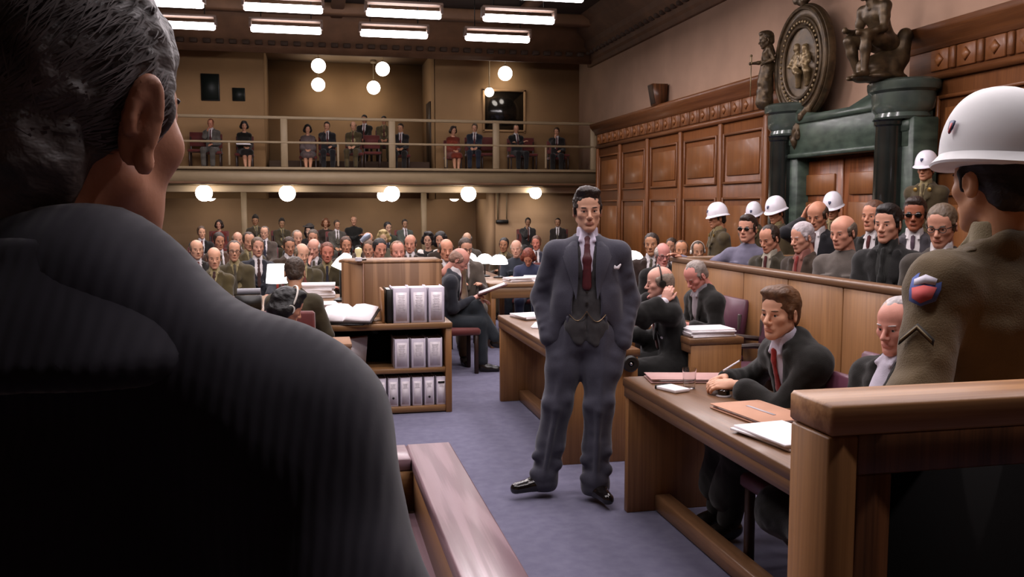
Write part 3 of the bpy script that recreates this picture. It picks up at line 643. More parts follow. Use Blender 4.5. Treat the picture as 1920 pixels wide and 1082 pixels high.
# ---------------------------------------------------------------- figures: signed distance shapes meshed with surface nets
A_ = lambda *p: np.array(p, np.float64)
def nrm(v): return v/(np.linalg.norm(v)+1e-12)
_LAT = RNG.rand(32, 32, 32).astype(np.float32)
def vnoise(P, sc):
    q = P*sc; i = np.floor(q).astype(np.int32); f = (q-i).astype(np.float32); f = f*f*(3-2*f); r = 0
    for dx in (0, 1):
        for dy in (0, 1):
            for dz in (0, 1):
                wt = (f[..., 0] if dx else 1-f[..., 0])*(f[..., 1] if dy else 1-f[..., 1])*(f[..., 2] if dz else 1-f[..., 2])
                r = r+wt*_LAT[(i[..., 0]+dx) & 31, (i[..., 1]+dy) & 31, (i[..., 2]+dz) & 31]
    return r*2-1
class SDF:
    """list of rounded cones / ellipsoids / boxes, joined smoothly; op -1 carves"""
    def __init__(s): s.p = []; s.dis = []
    def cone(s, a, b, ra, rb=None, k=.03, op=1, flat=None):
        a = np.asarray(a, float); b = np.asarray(b, float); rb = ra if rb is None else rb; R = max(ra, rb)
        s.p.append(('c', a, b, ra, rb, k, op, flat, np.minimum(a, b)-R, np.maximum(a, b)+R)); return s
    def chain(s, pts, rs, k=.03, op=1, flat=None):
        for i in range(len(pts)-1): s.cone(pts[i], pts[i+1], rs[i], rs[i+1], k, op, flat)
        return s
    def ell(s, c, r, R=None, k=.03, op=1):
        c = np.asarray(c, float); r = np.asarray(r if hasattr(r, '__len__') else (r, r, r), float); R = np.eye(3) if R is None else np.asarray(R, float)
        e = np.sqrt(((R*r)**2).sum(1)); s.p.append(('e', c, r, R, None, k, op, None, c-e, c+e)); return s
    def box(s, c, h, R=None, rd=.01, k=.01, op=1):
        c = np.asarray(c, float); h = np.asarray(h, float); R = np.eye(3) if R is None else np.asarray(R, float)
        e = np.abs(R) @ h; s.p.append(('b', c, h, R, rd, k, op, None, c-e, c+e)); return s
    def bounds(s):
        lo = np.min([p[8] for p in s.p if p[6] > 0], 0); hi = np.max([p[9] for p in s.p if p[6] > 0], 0); return lo, hi
    def mesh(s, h, noise=None, clip=None):
        """returns verts, quads.  noise = [(amp, scale)], clip = list of (point, normal) half spaces removed"""
        lo, hi = s.bounds(); lo = lo-.03-3*h; hi = hi+.03+3*h
        n = np.ceil((hi-lo)/h).astype(int)+1
        ax = [(lo[i]+h*np.arange(n[i])).astype(np.float32) for i in range(3)]
        D = np.full(n, 1., np.float32)
        for kd, a, b, c_, d_, k, op, flat, bl, bh in s.p:
            m = k*1.1+3*h+.005
            i0 = np.clip(np.floor((bl-m-lo)/h).astype(int), 0, n); i1 = np.clip(np.ceil((bh+m-lo)/h).astype(int)+1, 0, n)
            if np.any(i1 <= i0): continue
            sl = tuple(slice(i0[q], i1[q]) for q in range(3))
            X = ax[0][sl[0]][:, None, None]; Y = ax[1][sl[1]][None, :, None]; Z = ax[2][sl[2]][None, None, :]
            if kd == 'c':
                ra, rb = c_, d_; ba = b-a; L2 = max(ba @ ba, 1e-9)
                px, py, pz = X-np.float32(a[0]), Y-np.float32(a[1]), Z-np.float32(a[2])
                t = np.clip((px*ba[0]+py*ba[1]+pz*ba[2])/L2, 0, 1)
                qx, qy, qz = px-t*ba[0], py-t*ba[1], pz-t*ba[2]; d2 = qx*qx+qy*qy+qz*qz
                if flat is not None:
                    nv, sc = flat; dn = qx*nv[0]+qy*nv[1]+qz*nv[2]; d2 = d2+dn*dn*(1/sc**2-1)
                    e = (np.sqrt(d2)-(ra+t*(rb-ra)))*min(1, max(sc, .35))
                else: e = np.sqrt(d2)-(ra+t*(rb-ra))
            else:
                R = c_; px, py, pz = X-np.float32(a[0]), Y-np.float32(a[1]), Z-np.float32(a[2])
                u = [px*R[0, i]+py*R[1, i]+pz*R[2, i] for i in range(3)]
                if kd == 'e':
                    k0 = np.sqrt(sum((u[i]/b[i])**2 for i in range(3))); k1 = np.sqrt(sum((u[i]/b[i]**2)**2 for i in range(3)))+1e-9
                    e = k0*(k0-1)/k1
                else:
                    v = [np.abs(u[i])-(b[i]-d_) for i in range(3)]
                    e = np.sqrt(sum(np.maximum(x, 0)**2 for x in v))+np.minimum(np.maximum(np.maximum(v[0], v[1]), v[2]), 0)-d_
            e = e.astype(np.float32); o = D[sl]
            if op > 0:
                hh = np.maximum(k-np.abs(o-e), 0)/max(k, 1e-6); D[sl] = np.minimum(o, e)-hh*hh*k*.25
            else:
                e = -e; hh = np.maximum(k-np.abs(o-e), 0)/max(k, 1e-6); D[sl] = np.maximum(o, e)+hh*hh*k*.25
        if noise:
            I = np.argwhere(np.abs(D) < max(a for a, _ in noise)*2+2*h)
            if len(I):
                Pn = lo+I*h; add = 0
                for am, sc in noise: add = add+am*vnoise(Pn+7.3, sc)
                D[I[:, 0], I[:, 1], I[:, 2]] += add
        if clip:
            for pc, nn in clip:
                g = ((ax[0]-pc[0])*nn[0])[:, None, None]+((ax[1]-pc[1])*nn[1])[None, :, None]+((ax[2]-pc[2])*nn[2])[None, None, :]
                D = np.maximum(D, g.astype(np.float32))
        return nets(D, lo, h)
_CO = np.array([(i, j, k) for i in (0, 1) for j in (0, 1) for k in (0, 1)])
_ED = [(a, b) for a in range(8) for b in range(a+1, 8) if np.abs(_CO[a]-_CO[b]).sum() == 1]
def nets(D, lo, h):
    s = D < 0; n = np.array(D.shape)
    cnt = np.zeros(n-1, np.int8)
    for c in _CO: cnt += s[c[0]:n[0]-1+c[0], c[1]:n[1]-1+c[1], c[2]:n[2]-1+c[2]]
    I = np.argwhere((cnt > 0) & (cnt < 8))
    if not len(I): return np.zeros((0, 3)), np.zeros((0, 4), int)
    val = np.stack([D[I[:, 0]+c[0], I[:, 1]+c[1], I[:, 2]+c[2]] for c in _CO], 1)
    acc = np.zeros((len(I), 3)); w_ = np.zeros(len(I))
    for a, b in _ED:
        va, vb = val[:, a], val[:, b]; m = (va < 0) != (vb < 0); t = np.where(m, va/np.where(m, va-vb, 1), 0)
        acc += m[:, None]*(_CO[a]+t[:, None]*(_CO[b]-_CO[a])); w_ += m
    V = lo+h*(I+acc/w_[:, None])
    vid = np.full(n-1, -1, np.int32); vid[I[:, 0], I[:, 1], I[:, 2]] = np.arange(len(I))
    Q = []
    for a in range(3):
        b, c = (a+1) % 3, (a+2) % 3
        sa = [slice(None)]*3; sb = [slice(None)]*3; sa[a] = slice(0, -1); sb[a] = slice(1, None)
        A0 = s[tuple(sa)]; B0 = s[tuple(sb)]; J = np.argwhere(A0 != B0)
        J = J[(J[:, b] > 0) & (J[:, c] > 0) & (J[:, b] < n[b]-1) & (J[:, c] < n[c]-1)]
        ins = A0[J[:, 0], J[:, 1], J[:, 2]]
        def g(db, dc):
            K = J.copy(); K[:, b] -= db; K[:, c] -= dc; return vid[K[:, 0], K[:, 1], K[:, 2]]
        q = np.stack([g(1, 1), g(0, 1), g(0, 0), g(1, 0)], 1)
        q[~ins] = q[~ins][:, ::-1]; Q.append(q)
    Q = np.concatenate(Q); Q = Q[(Q >= 0).all(1)]
    return V, Q
def ik(S_, T, l1, l2, pole):
    d = T-S_; L = np.linalg.norm(d); u = d/(L+1e-9); L = min(max(L, abs(l1-l2)+.02), (l1+l2)*.998)
    a = (l1*l1-l2*l2+L*L)/(2*L); hh = math.sqrt(max(l1*l1-a*a, 1e-6)); p = pole-(pole @ u)*u; p = nrm(p)
    return S_+u*a+p*hh, S_+u*L
def head_sdf(v):
    """local head, looks to +Y, about .245 tall"""
    w = v.get('w', 1.); jw = v.get('jaw', 1.); nl = v.get('nose', 1.); ch = v.get('chin', 1.); f = SDF()
    f.ell((0, -.014, .036), (.075*w, .096, .086), k=.02)
    f.ell((0, .036, .040), (.060*w, .052, .056), k=.03)
    f.ell((0, .030, -.022), (.060*w, .056, .066), k=.03)
    f.ell((0, .040, -.070), (.042*jw*w, .044, .040), k=.03)
    f.ell((0, .070, -.104), (.017*jw, .017*ch, .015), k=.022)
    for sx in (-1, 1):
        f.cone((sx*.050*w*jw, -.002, -.056), (sx*.014, .066, -.104), .015, .014, .03)
        f.ell((sx*.042*w, .058, -.024), (.020, .020, .016), k=.025)
        f.ell((sx*.030*w, .098, -.006), (.016, .018, .013), k=.014, op=-1)
    f.ell((0, .080, .016), (.044*w, .012, .009), k=.014)
    for sx in (-1, 1):
        f.ell((sx*.031*w, .076, .004), (.017, .011, .007), k=.005)
        f.ell((sx*.031*w, .0745, -.012), (.016, .010, .005), k=.006)
        f.ell((sx*.012*nl, .098, -.042), (.0085, .011, .008), k=.007)
        f.ell((sx*.079*w, -.012, -.012), (.009, .020*v.get('ear', 1.), .033), R=rot('Z', -sx*22) @ rot('X', -10), k=.008)
        f.ell((sx*.087*w, -.006, -.010), (.005, .010, .020), R=rot('Z', -sx*22), k=.006, op=-1)
    f.cone((0, .084, .010), (0, .108+.006*nl, -.036), .0068, .0112*nl, .012)
    f.ell((0, .086, -.069), (.025, .013, .014), k=.016)
    f.ell((0, .094, -.0855), (.018, .010, .004), k=.010, op=-1)
    f.cone((0, -.030, -.05), (0, -.048, -.20), .049*v.get('neck', 1.), .056*v.get('neck', 1.), .03)
    f.ell((0, .004, -.14), (.018, .02, .03), k=.03)
    return f
_HC = {}
def head_mesh(var, h):
    key = (tuple(sorted(var.items())), h)
    if key not in _HC:
        V, Q = head_sdf(var).mesh(h); mi = np.zeros(len(Q), int); parts = [(V, Q, mi)]
        w = var.get('w', 1.); n = 12 if h < .006 else 8
        def blob(c, r, idx, R=None):
            q = MB().sphere(c, r, n, R); vv = np.array(q.v); ff = [f if len(f) == 4 else (f+(f[-1],)) for f in q.f]
            parts.append((vv, np.array(ff), np.full(len(ff), idx)))
        for sx in (-1, 1):
            blob((sx*.031*w, .0735, -.004), .0122, 2)
            blob((sx*.031*w, .0828, -.004), (.0060, .0038, .0060), 3)
            blob((sx*.031*w, .0865, .0180), (.019, .0062, .0042), 4, rot('Y', -sx*3) @ rot('Z', -sx*20))
        blob((0, .0945, -.0672), (.0225, .0058, .0030), 1); blob((0, .0940, -.0745), (.0185, .0064, .0042), 1)
        _HC[key] = parts
    return _HC[key]
def hand_parts(W, d, n, side, curl, h, spread=.0, thumb=1.):
    """hand at wrist W pointing along d, back of hand normal n, side +1 right -1 left; curl list of 4 or a number"""
    d = nrm(d); n = nrm(n-(n @ d)*d); l = np.cross(d, n)*side*1.   # towards the thumb or away
    f = SDF(); R = np.stack([l, d, n], 1); tl = -l if side*np.dot(np.cross(d, n), l) < 0 else l
    th = -tl
    f.cone(W-d*.03, W+d*.02, .027, .027, .02, flat=(n, .75)); f.ell(W+d*.055, (.040, .05, .016), R, k=.015)
    if not hasattr(curl, '__len__'): curl = [curl]*4
    for i, (off, ln) in enumerate(((.030, .062), (.011, .072), (-.009, .067), (-.028, .052))):
        b = W+d*(.094-.006*abs(i-1.3))+th*off; dd = nrm(d+th*off*spread*6); pts = [b-dd*.02, b]; ang = 0
        for seg in (.45, .32, .23):
            ang += curl[i]*(.8 if seg > .4 else 1.); v = dd*math.cos(ang)-n*math.sin(ang); pts.append(pts[-1]+v*ln*seg*1.05)
        f.chain(pts, [.0095, .0095, .0088, .008, .0066], k=.006)
    b = W+d*.025+th*.026; v1 = nrm(d*.75+th*.65*thumb-n*.35); v2 = nrm(d*.95+th*.2*thumb-n*.45)
    f.chain([b, b+v1*.035, b+v1*.035+v2*.03, b+v1*.035+v2*.055], [.014, .011, .0095, .0075], k=.01)
    return f.mesh(h)
def skel(kind='sit', lean=0, side=0, R=None, L=None, Rp=None, Lp=None, footR=None, footL=None, kneeR=None, kneeL=None, hunch=0., sw=.168, hipz=None, twist=0., shrug=0.):
    k = {}
    hz = hipz or (.53 if kind == 'sit' else .94)
    P = A_(0, 0, hz); la = math.radians(lean); sa = math.radians(side)
    t = nrm(A_(math.sin(sa), math.sin(la)*math.cos(sa), math.cos(la)*math.cos(sa)))
    x = nrm(A_(math.cos(math.radians(twist)), math.sin(math.radians(twist)), 0)-t*(t @ A_(math.cos(math.radians(twist)), math.sin(math.radians(twist)), 0))); y = np.cross(t, x)
    N = P+t*.55; k.update(P=P, t=t, x=x, y=y, N=N, B=np.stack([x, y, t], 1), kind=kind)
    k['H'] = N+t*.07+A_(0, 0, .10)+y*(.03+hunch)-A_(0, 0, hunch*.5)
    for sd, nm, tg, pole in ((1, 'R', R, Rp), (-1, 'L', L, Lp)):
        S_ = N-t*(.082-shrug)+x*sd*sw
        if tg is None: tg = (A_(sd*.12, .33, .66) if kind == 'sit' else A_(sd*.27, .03, .90))
        E, W = ik(S_, np.asarray(tg, float), .29, .265, A_(sd*.45, -.7, -.75) if pole is None else np.asarray(pole, float))
        k['S'+nm], k['E'+nm], k['W'+nm] = S_, E, W
    for sd, nm, ft, kp in ((1, 'R', footR, kneeR), (-1, 'L', footL, kneeL)):
        hip = P+x*sd*.09-A_(0, 0, .0)
        if ft is None: ft = A_(sd*.12, .42, .09) if kind == 'sit' else A_(sd*.11, .0, .09)
        pole = A_(sd*.05, .5, .9) if kind == 'sit' else A_(0, 1, 0)
        K, An = ik(hip, np.asarray(ft, float), .44, .43, pole if kp is None else np.asarray(kp, float))
        k['hip'+nm], k['K'+nm], k['F'+nm] = hip, K, An
    return k
def body_inner(k, h):
    f = SDF(); P, t, N = k['P'], k['t'], k['N']
    f.cone(P, P+t*.2, .115, .11, .05, flat=(k['y'], .75)).cone(P+t*.2, N-t*.13, .105, .10, .05, flat=(k['y'], .7)).cone(N-t*.1, N+t*.06, .05, .045, .05)
    for s in 'RL':
        f.cone(N-t*.07, k['S'+s], .05, .055, .04); f.chain([k['S'+s], k['E'+s], k['W'+s]], [.05, .040, .028], k=.03)
        f.chain([k['hip'+s], k['K'+s]], [.085, .055], k=.04); A1 = k['K'+s]+(k['F'+s]-k['K'+s])*.35-A_(0, .015, 0)
        f.chain([k['K'+s], A1, k['F'+s]], [.052, .052, .036], k=.03); f.cone(k['F'+s]-A_(0, .01, .02), k['F'+s]+A_(0, .02, -.05), .034, .03, .02)
    return f.mesh(h)
def jacket_sdf(k, style='suit', g=0., sleeves=True, ak=.04):
    f = SDF(); P, t, N, x, y, B = (k[q] for q in ('P', 't', 'N', 'x', 'y', 'B'))
    fem = style == 'dress'
    f.ell(P+t*.37+y*.0, ((.160 if fem else .178)+g, .118+g, .20), B, k=.05).ell(P+t*.16+y*.012, ((.135 if fem else .165)+g, .118+g, .19), B, k=.06)
    if fem: f.ell(P+t*.36+y*.085-x*.07, .062, k=.04).ell(P+t*.36+y*.085+x*.07, .062, k=.04)
    r = .046 if fem else .058
    for s, sd in (('R', 1), ('L', -1)):
        S_ = k['S'+s]
        f.cone(N-t*.012-y*.012, S_+t*.008-x*sd*.01, .042, r*.86+g, .05); f.ell(S_, r+.006+g, k=.04)
        if style == 'robe': f.cone(N-t*.01-y*.02, S_, .058, .062, .08)
        if sleeves:
            E, W = k['E'+s], k['W'+s]
            if style == 'robe':
                dn = A_(0, 0, -1); f.chain([S_, E], [r+.004+g, .060+g], k=.05); We = E+(W-E)*.90
                if (W-E)[2] > .08: f.cone(E, E+(W-E)*.72, .066, .070, .04); f.cone(E, E+(W-E)*.3+dn*.10, .05, .05, .05)
                else: f.cone(E, We+dn*.035, .064+g, .078, .04, flat=(nrm(np.cross(W-E, dn)+1e-6), .62))
            else:
                W2 = E+(W-E)*.96; f.chain([S_, E], [r+.002+g, .055+g], k=ak); f.cone(E, W2, .055+g, .040+g, .03)
    f.cone(k['SR']-x*.04-t*.02, k['SL']+x*.04-t*.02, .058+g*.5, .058+g*.5, .06)
    f.cone(N-t*.03+y*.02, P+t*.38+y*.045, .055, .07, .05)
    if k['kind'] == 'sit': f.ell(P+t*.02+y*.0, (.175+g, .145+g, .13), B, k=.06)
    return f
def jacket(k, style, h, g=0., noise=True, deepV=None):
    P, t, N, x, y, B = (k[q] for q in ('P', 't', 'N', 'x', 'y', 'B')); f = jacket_sdf(k, style, g); D_ = -t
    if style in ('suit', 'uniform', 'robe'):
        vb = deepV if deepV else {'suit': .20, 'uniform': .33, 'robe': .28}[style]; hw = .018 if style == 'uniform' else .03
        for sd in (-1, 1):   # lapels
            f.cone(N+y*.075+x*sd*.075-t*.03, P+t*(vb+.03)+y*(.150+g)+x*sd*.03, .034, .03, .015, flat=(y, .32))
            f.cone(N-y*.03+x*sd*.078+t*.005, N+y*.07+x*sd*.072-t*.03, .022, .026, .02)
        f.cone(N-y*.055+t*.02-x*.05, N-y*.055+t*.02+x*.05, .026, .026, .03)
        f.cone(N+y*.13+t*.05, P+t*vb+y*(.165+g), .055+hw, .012, .012, op=-1); f.ell(N+t*.06+y*.012, (.062, .066, .07), B, k=.012, op=-1)
    elif style == 'sweater':
        f.ell(N+t*.005, (.072, .07, .035), B, k=.03); f.ell(N+t*.05, (.058, .06, .05), B, k=.008, op=-1)
    elif style == 'tunic':
        f.ell(N+t*.012-y*.005, (.073, .073, .040), B, k=.02); f.ell(N+t*.07, (.058, .06, .06), B, k=.008, op=-1)
        for sd in (-1, 1):
            f.box(P+t*.36+x*sd*.088+y*.116, (.042, .016, .040), B, .006, .006); f.box(P+t*.395+x*sd*.088+y*.122, (.044, .018, .012), B, .005, .004)
        f.cone(N+y*.085-t*.04, P+t*.1+y*.137, .014, .014, .01)
    elif style == 'dress':
        f.ell(N+t*.05+y*.03, (.075, .08, .075), B, k=.01, op=-1)
    if style == 'robe':
        for s, sd in (('R', 1), ('L', -1)):
            f.chain([k['hip'+s], k['K'+s]], [.13, .10], k=.06)
            if k['kind'] == 'sit': f.chain([k['K'+s], k['F'+s]+A_(0, 0, .15)], [.095, .10], k=.05)
        f.cone(k['KR'], k['KL'], .09, .09, .06)
    if style == 'dress':
        for s in 'RL': f.chain([k['hip'+s], k['K'+s]-A_(0, .02, .01)], [.115, .088], k=.07)
        f.cone(k['KR']-A_(0, .05, .0), k['KL']-A_(0, .05, 0), .08, .08, .06)
    return f.mesh(h, noise=[(.0045, 15.), (.003, 34.)] if noise else None)
def trousers(k, h, noise=True, g=0.):
    f = SDF(); P, B = k['P'], k['B']
    f.ell(P+k['t']*.03, (.165+g, .125+g, .13), B, k=.06)
    for s in 'RL':
        F = k['F'+s]; f.chain([k['hip'+s], k['K'+s]], [.098+g, .078+g], k=.05); f.chain([k['K'+s], F+(k['K'+s]-F)*.08], [.076+g, .064+g], k=.03)
    return f.mesh(h, noise=[(.005, 18.)] if noise else None)
def shoe(k, s, h, ang=0., tip=.19):
    F = k['F'+s]; z0 = F[2]-.09; d = rot('Z', ang) @ A_(0, 1, 0); f = SDF()
    f.cone(A_(F[0], F[1], z0+.06)-d*.035, A_(F[0], F[1], z0+.038)+d*.06, .045, .046, .03); f.cone(A_(F[0], F[1], z0+.034)+d*.06, A_(F[0], F[1], z0+.028)+d*tip*.85, .046, .036, .03)
    f.cone(A_(F[0], F[1], z0+.10), A_(F[0], F[1], z0+.05), .042, .045, .02)
    return f.mesh(h, clip=[(A_(0, 0, z0+.002), A_(0, 0, -1))])
def shirt(k, h, style='suit'):
    f = SDF(); P, t, N, x, y, B = (k[q] for q in ('P', 't', 'N', 'x', 'y', 'B'))
    f.ell(P+t*.36+y*.008, (.150, .112, .19), B, k=.04).ell(P+t*.2+y*.02, (.13, .105, .15), B, k=.05)
    f.cone(N-t*.04, N+t*.05+y*.008, .068, .062, .02)
    f.cone(N-t*.03+y*.045, P+t*.38+y*.075, .052, .05, .03)
    for sd in (-1, 1): f.cone(N+t*.040+x*sd*.026+y*.058, N-t*.008+x*sd*.042+y*.092, .012, .012, .012, flat=(y, .5))
    f.ell(N+t*.09+y*.01, (.056, .058, .05), B, k=.006, op=-1)
    return f.mesh(h)
def tie(k, h):
    f = SDF(); P, t, N, y = k['P'], k['t'], k['N'], k['y']
    f.cone(N+y*.092+t*.0, N+y*.108-t*.045, .02, .015, .01, flat=(y, .6)); f.cone(N+y*.112-t*.04, P+t*.36+y*.136, .016, .024, .01, flat=(y, .4)); f.cone(P+t*.36+y*.136, P+t*.22+y*.142, .024, .03, .01, flat=(y, .35))
    return f.mesh(h)
def to_local(wp, head, a, zf, k):
    """world point -> local frame of a figure placed by person()"""
    s = max(.86, min(1.12, (head[2]-zf)/k['H'][2])); Rz = rot('Z', -a); b = A_(*head)-Rz @ (k['H']*s); b[2] = zf
    return (Rz.T @ (A_(*wp)-b))/s
# hair styles on the local head
_HAIR = {}
def hair_mesh(style, h):
    key = (style, h)
    if key in _HAIR: return _HAIR[key]
    f = SDF(); nz = [(.003, 60.)]; st = style
    if st in ('short', 'crew', 'slick', 'swept'):
        g = {'short': 0., 'crew': -.004, 'slick': -.001, 'swept': .003}[st]
        f.ell((0, -.016, .041), (.083+g, .104+g, .093+g), k=.02)
        for sx in (-1, 1): f.cone((sx*.073, .018, .02), (sx*.073, .016, -.02), .013, .008, .015)
        f.ell((0, -.06, -.03), (.062, .055, .055), k=.03)
        if st == 'swept': f.ell((.02, .045, .104), (.052, .045, .024), k=.03).ell((-.02, .04, .100), (.05, .045, .022), k=.03)
        if st == 'slick': f.ell((0, .03, .1), (.055, .06, .03), k=.03)
        f.ell((0, .128, -.014), (.074, .092, .094), k=.010, op=-1)
        f.ell((0, .03, -.115), (.1, .10, .075), k=.02, op=-1)
        for sx in (-1, 1): f.ell((sx*.088, -.008, -.022), (.018, .024, .036), k=.01, op=-1)
    elif st == 'receding':
        f.ell((0, -.018, .038), (.083, .103, .090), k=.02); f.ell((0, -.06, -.03), (.062, .055, .052), k=.03)
        for sx in (-1, 1): f.cone((sx*.074, .018, .02), (sx*.073, .016, -.018), .012, .007, .015); f.ell((sx*.05, .095, .095), (.035, .075, .05), k=.012, op=-1)
        f.ell((0, .128, .008), (.070, .088, .112), k=.010, op=-1); f.ell((0, .03, -.115), (.1, .10, .075), k=.02, op=-1)
        for sx in (-1, 1): f.ell((sx*.088, -.008, -.022), (.018, .024, .036), k=.01, op=-1)
    elif st == 'bald':
        f.ell((0, -.020, .018), (.089, .101, .080), k=.02); f.ell((0, -.06, -.03), (.064, .056, .05), k=.03)
        for sx in (-1, 1): f.cone((sx*.076, .024, .03), (sx*.074, .018, -.012), .013, .007, .015)
        f.ell((0, .130, .0), (.082, .095, .14), k=.010, op=-1); f.ell((0, .03, -.12), (.1, .10, .08), k=.02, op=-1)
        f.ell((0, .0, .125), (.064, .13, .078), k=.015, op=-1)
        for sx in (-1, 1): f.ell((sx*.09, -.006, -.022), (.018, .026, .036), k=.01, op=-1)
    elif st in ('bob', 'long', 'roll'):
        f.ell((0, -.02, .042), (.09, .107, .096), k=.02); dz = {'bob': -.07, 'long': -.13, 'roll': -.05}[st]
        for sx in (-1, 1): f.chain([(sx*.075, -.01, .03), (sx*.088, -.02, dz*.5), (sx*.08, -.03, dz)], [.028, .033, .032], k=.03)
        f.chain([(0, -.08, .02), (0, -.085, dz)], [.05, .055], k=.04); f.cone((-.06, -.06, dz), (.06, -.06, dz), .04, .04, .04)
        if st == 'roll': f.ell((.03, .045, .115), (.04, .035, .03), k=.02).ell((-.035, .045, .11), (.035, .035, .028), k=.02)
        f.ell((0, .12, -.03), (.066, .092, .105), k=.014, op=-1); nz = [(.005, 40.)]
    elif st == 'cap':
        f.ell((0, -.015, .05), (.084, .105, .085), k=.02); f.ell((0, -.015, .10), (.05, .115, .055), k=.02)
        f.ell((0, .125, -.015), (.09, .085, .085), k=.012, op=-1); f.ell((0, 0, -.08), (.13, .14, .105), k=.01, op=-1); nz = None
    elif st == 'hat':
        f.ell((0, -.02, .07), (.088, .11, .075), k=.02); f.ell((.02, -.02, .075), (.13, .14, .012), k=.02); f.ell((0, .02, -.06), (.13, .16, .115), k=.01, op=-1); nz = None
    V, Q = f.mesh(h, noise=nz); _HAIR[key] = mkmesh('hair', V, Q); return _HAIR[key]
_HELM = {}
def helmet_mesh(n=40):
    if n not in _HELM:
        q = MB(); pr = []
        for i in range(15):
            a = math.pi/2*i/14; pr.append((.132*math.cos(a)**.80 if i < 14 else 1e-5, .155*math.sin(a)**1.05))
        outer = [(.150, -.026), (.153, -.020), (.148, -.016), (.138, -.006)]+pr
        inner = [(r*.955, z-.006) for r, z in outer[3:]][::-1]
        q.lathe(outer+inner[1:]+[(.146, -.026)], n=n, sx=.88, sy=1.06); V = np.array(q.v)
        V[:, 2] -= np.where(V[:, 2] < .02, .10*(V[:, 1]/.16)**2*.12+.0, 0)+np.clip(V[:, 1]/.16, 0, 1)**2*.008*(V[:, 2] < .02)
        q.v = [tuple(p) for p in V]; _HELM[n] = q.mesh('helmet', True)
    return _HELM[n]
def skin(hexc): return mat('skin_'+hexc, '#'+hexc, .5, spec=.35, var=.10, vscale=14, bump=.05, bscale=90)
def lipc(hexc):
    c = [int(int(hexc[i:i+2], 16)*f) for i, f in ((0, .92), (2, .78), (4, .78))]; return mat('lip_'+hexc, '#%02x%02x%02x' % tuple(c), .45)
EYEW = mat('eye_white', '#b8b0aa', .3); IRIS = mat('eye_iris', '#1c1410', .15)
def cloth(hexc, rough=.85, stripe=False): return mat('cloth_'+hexc, '#'+hexc, rough, spec=.2, var=.16, vscale=9, bump=.25, bscale=260, sheen=.15)
def hairc(hexc): return mat('hair_'+hexc, '#'+hexc, .55, spec=.4, var=.35, vscale=40, stretch=(1, .25, .6), bump=.5, bscale=110, bstretch=(1, .25, .6))
def euler_head(yaw, pitch, roll): return rot('Z', -yaw) @ rot('X', -pitch) @ rot('Y', roll)   # yaw to own right, pitch down
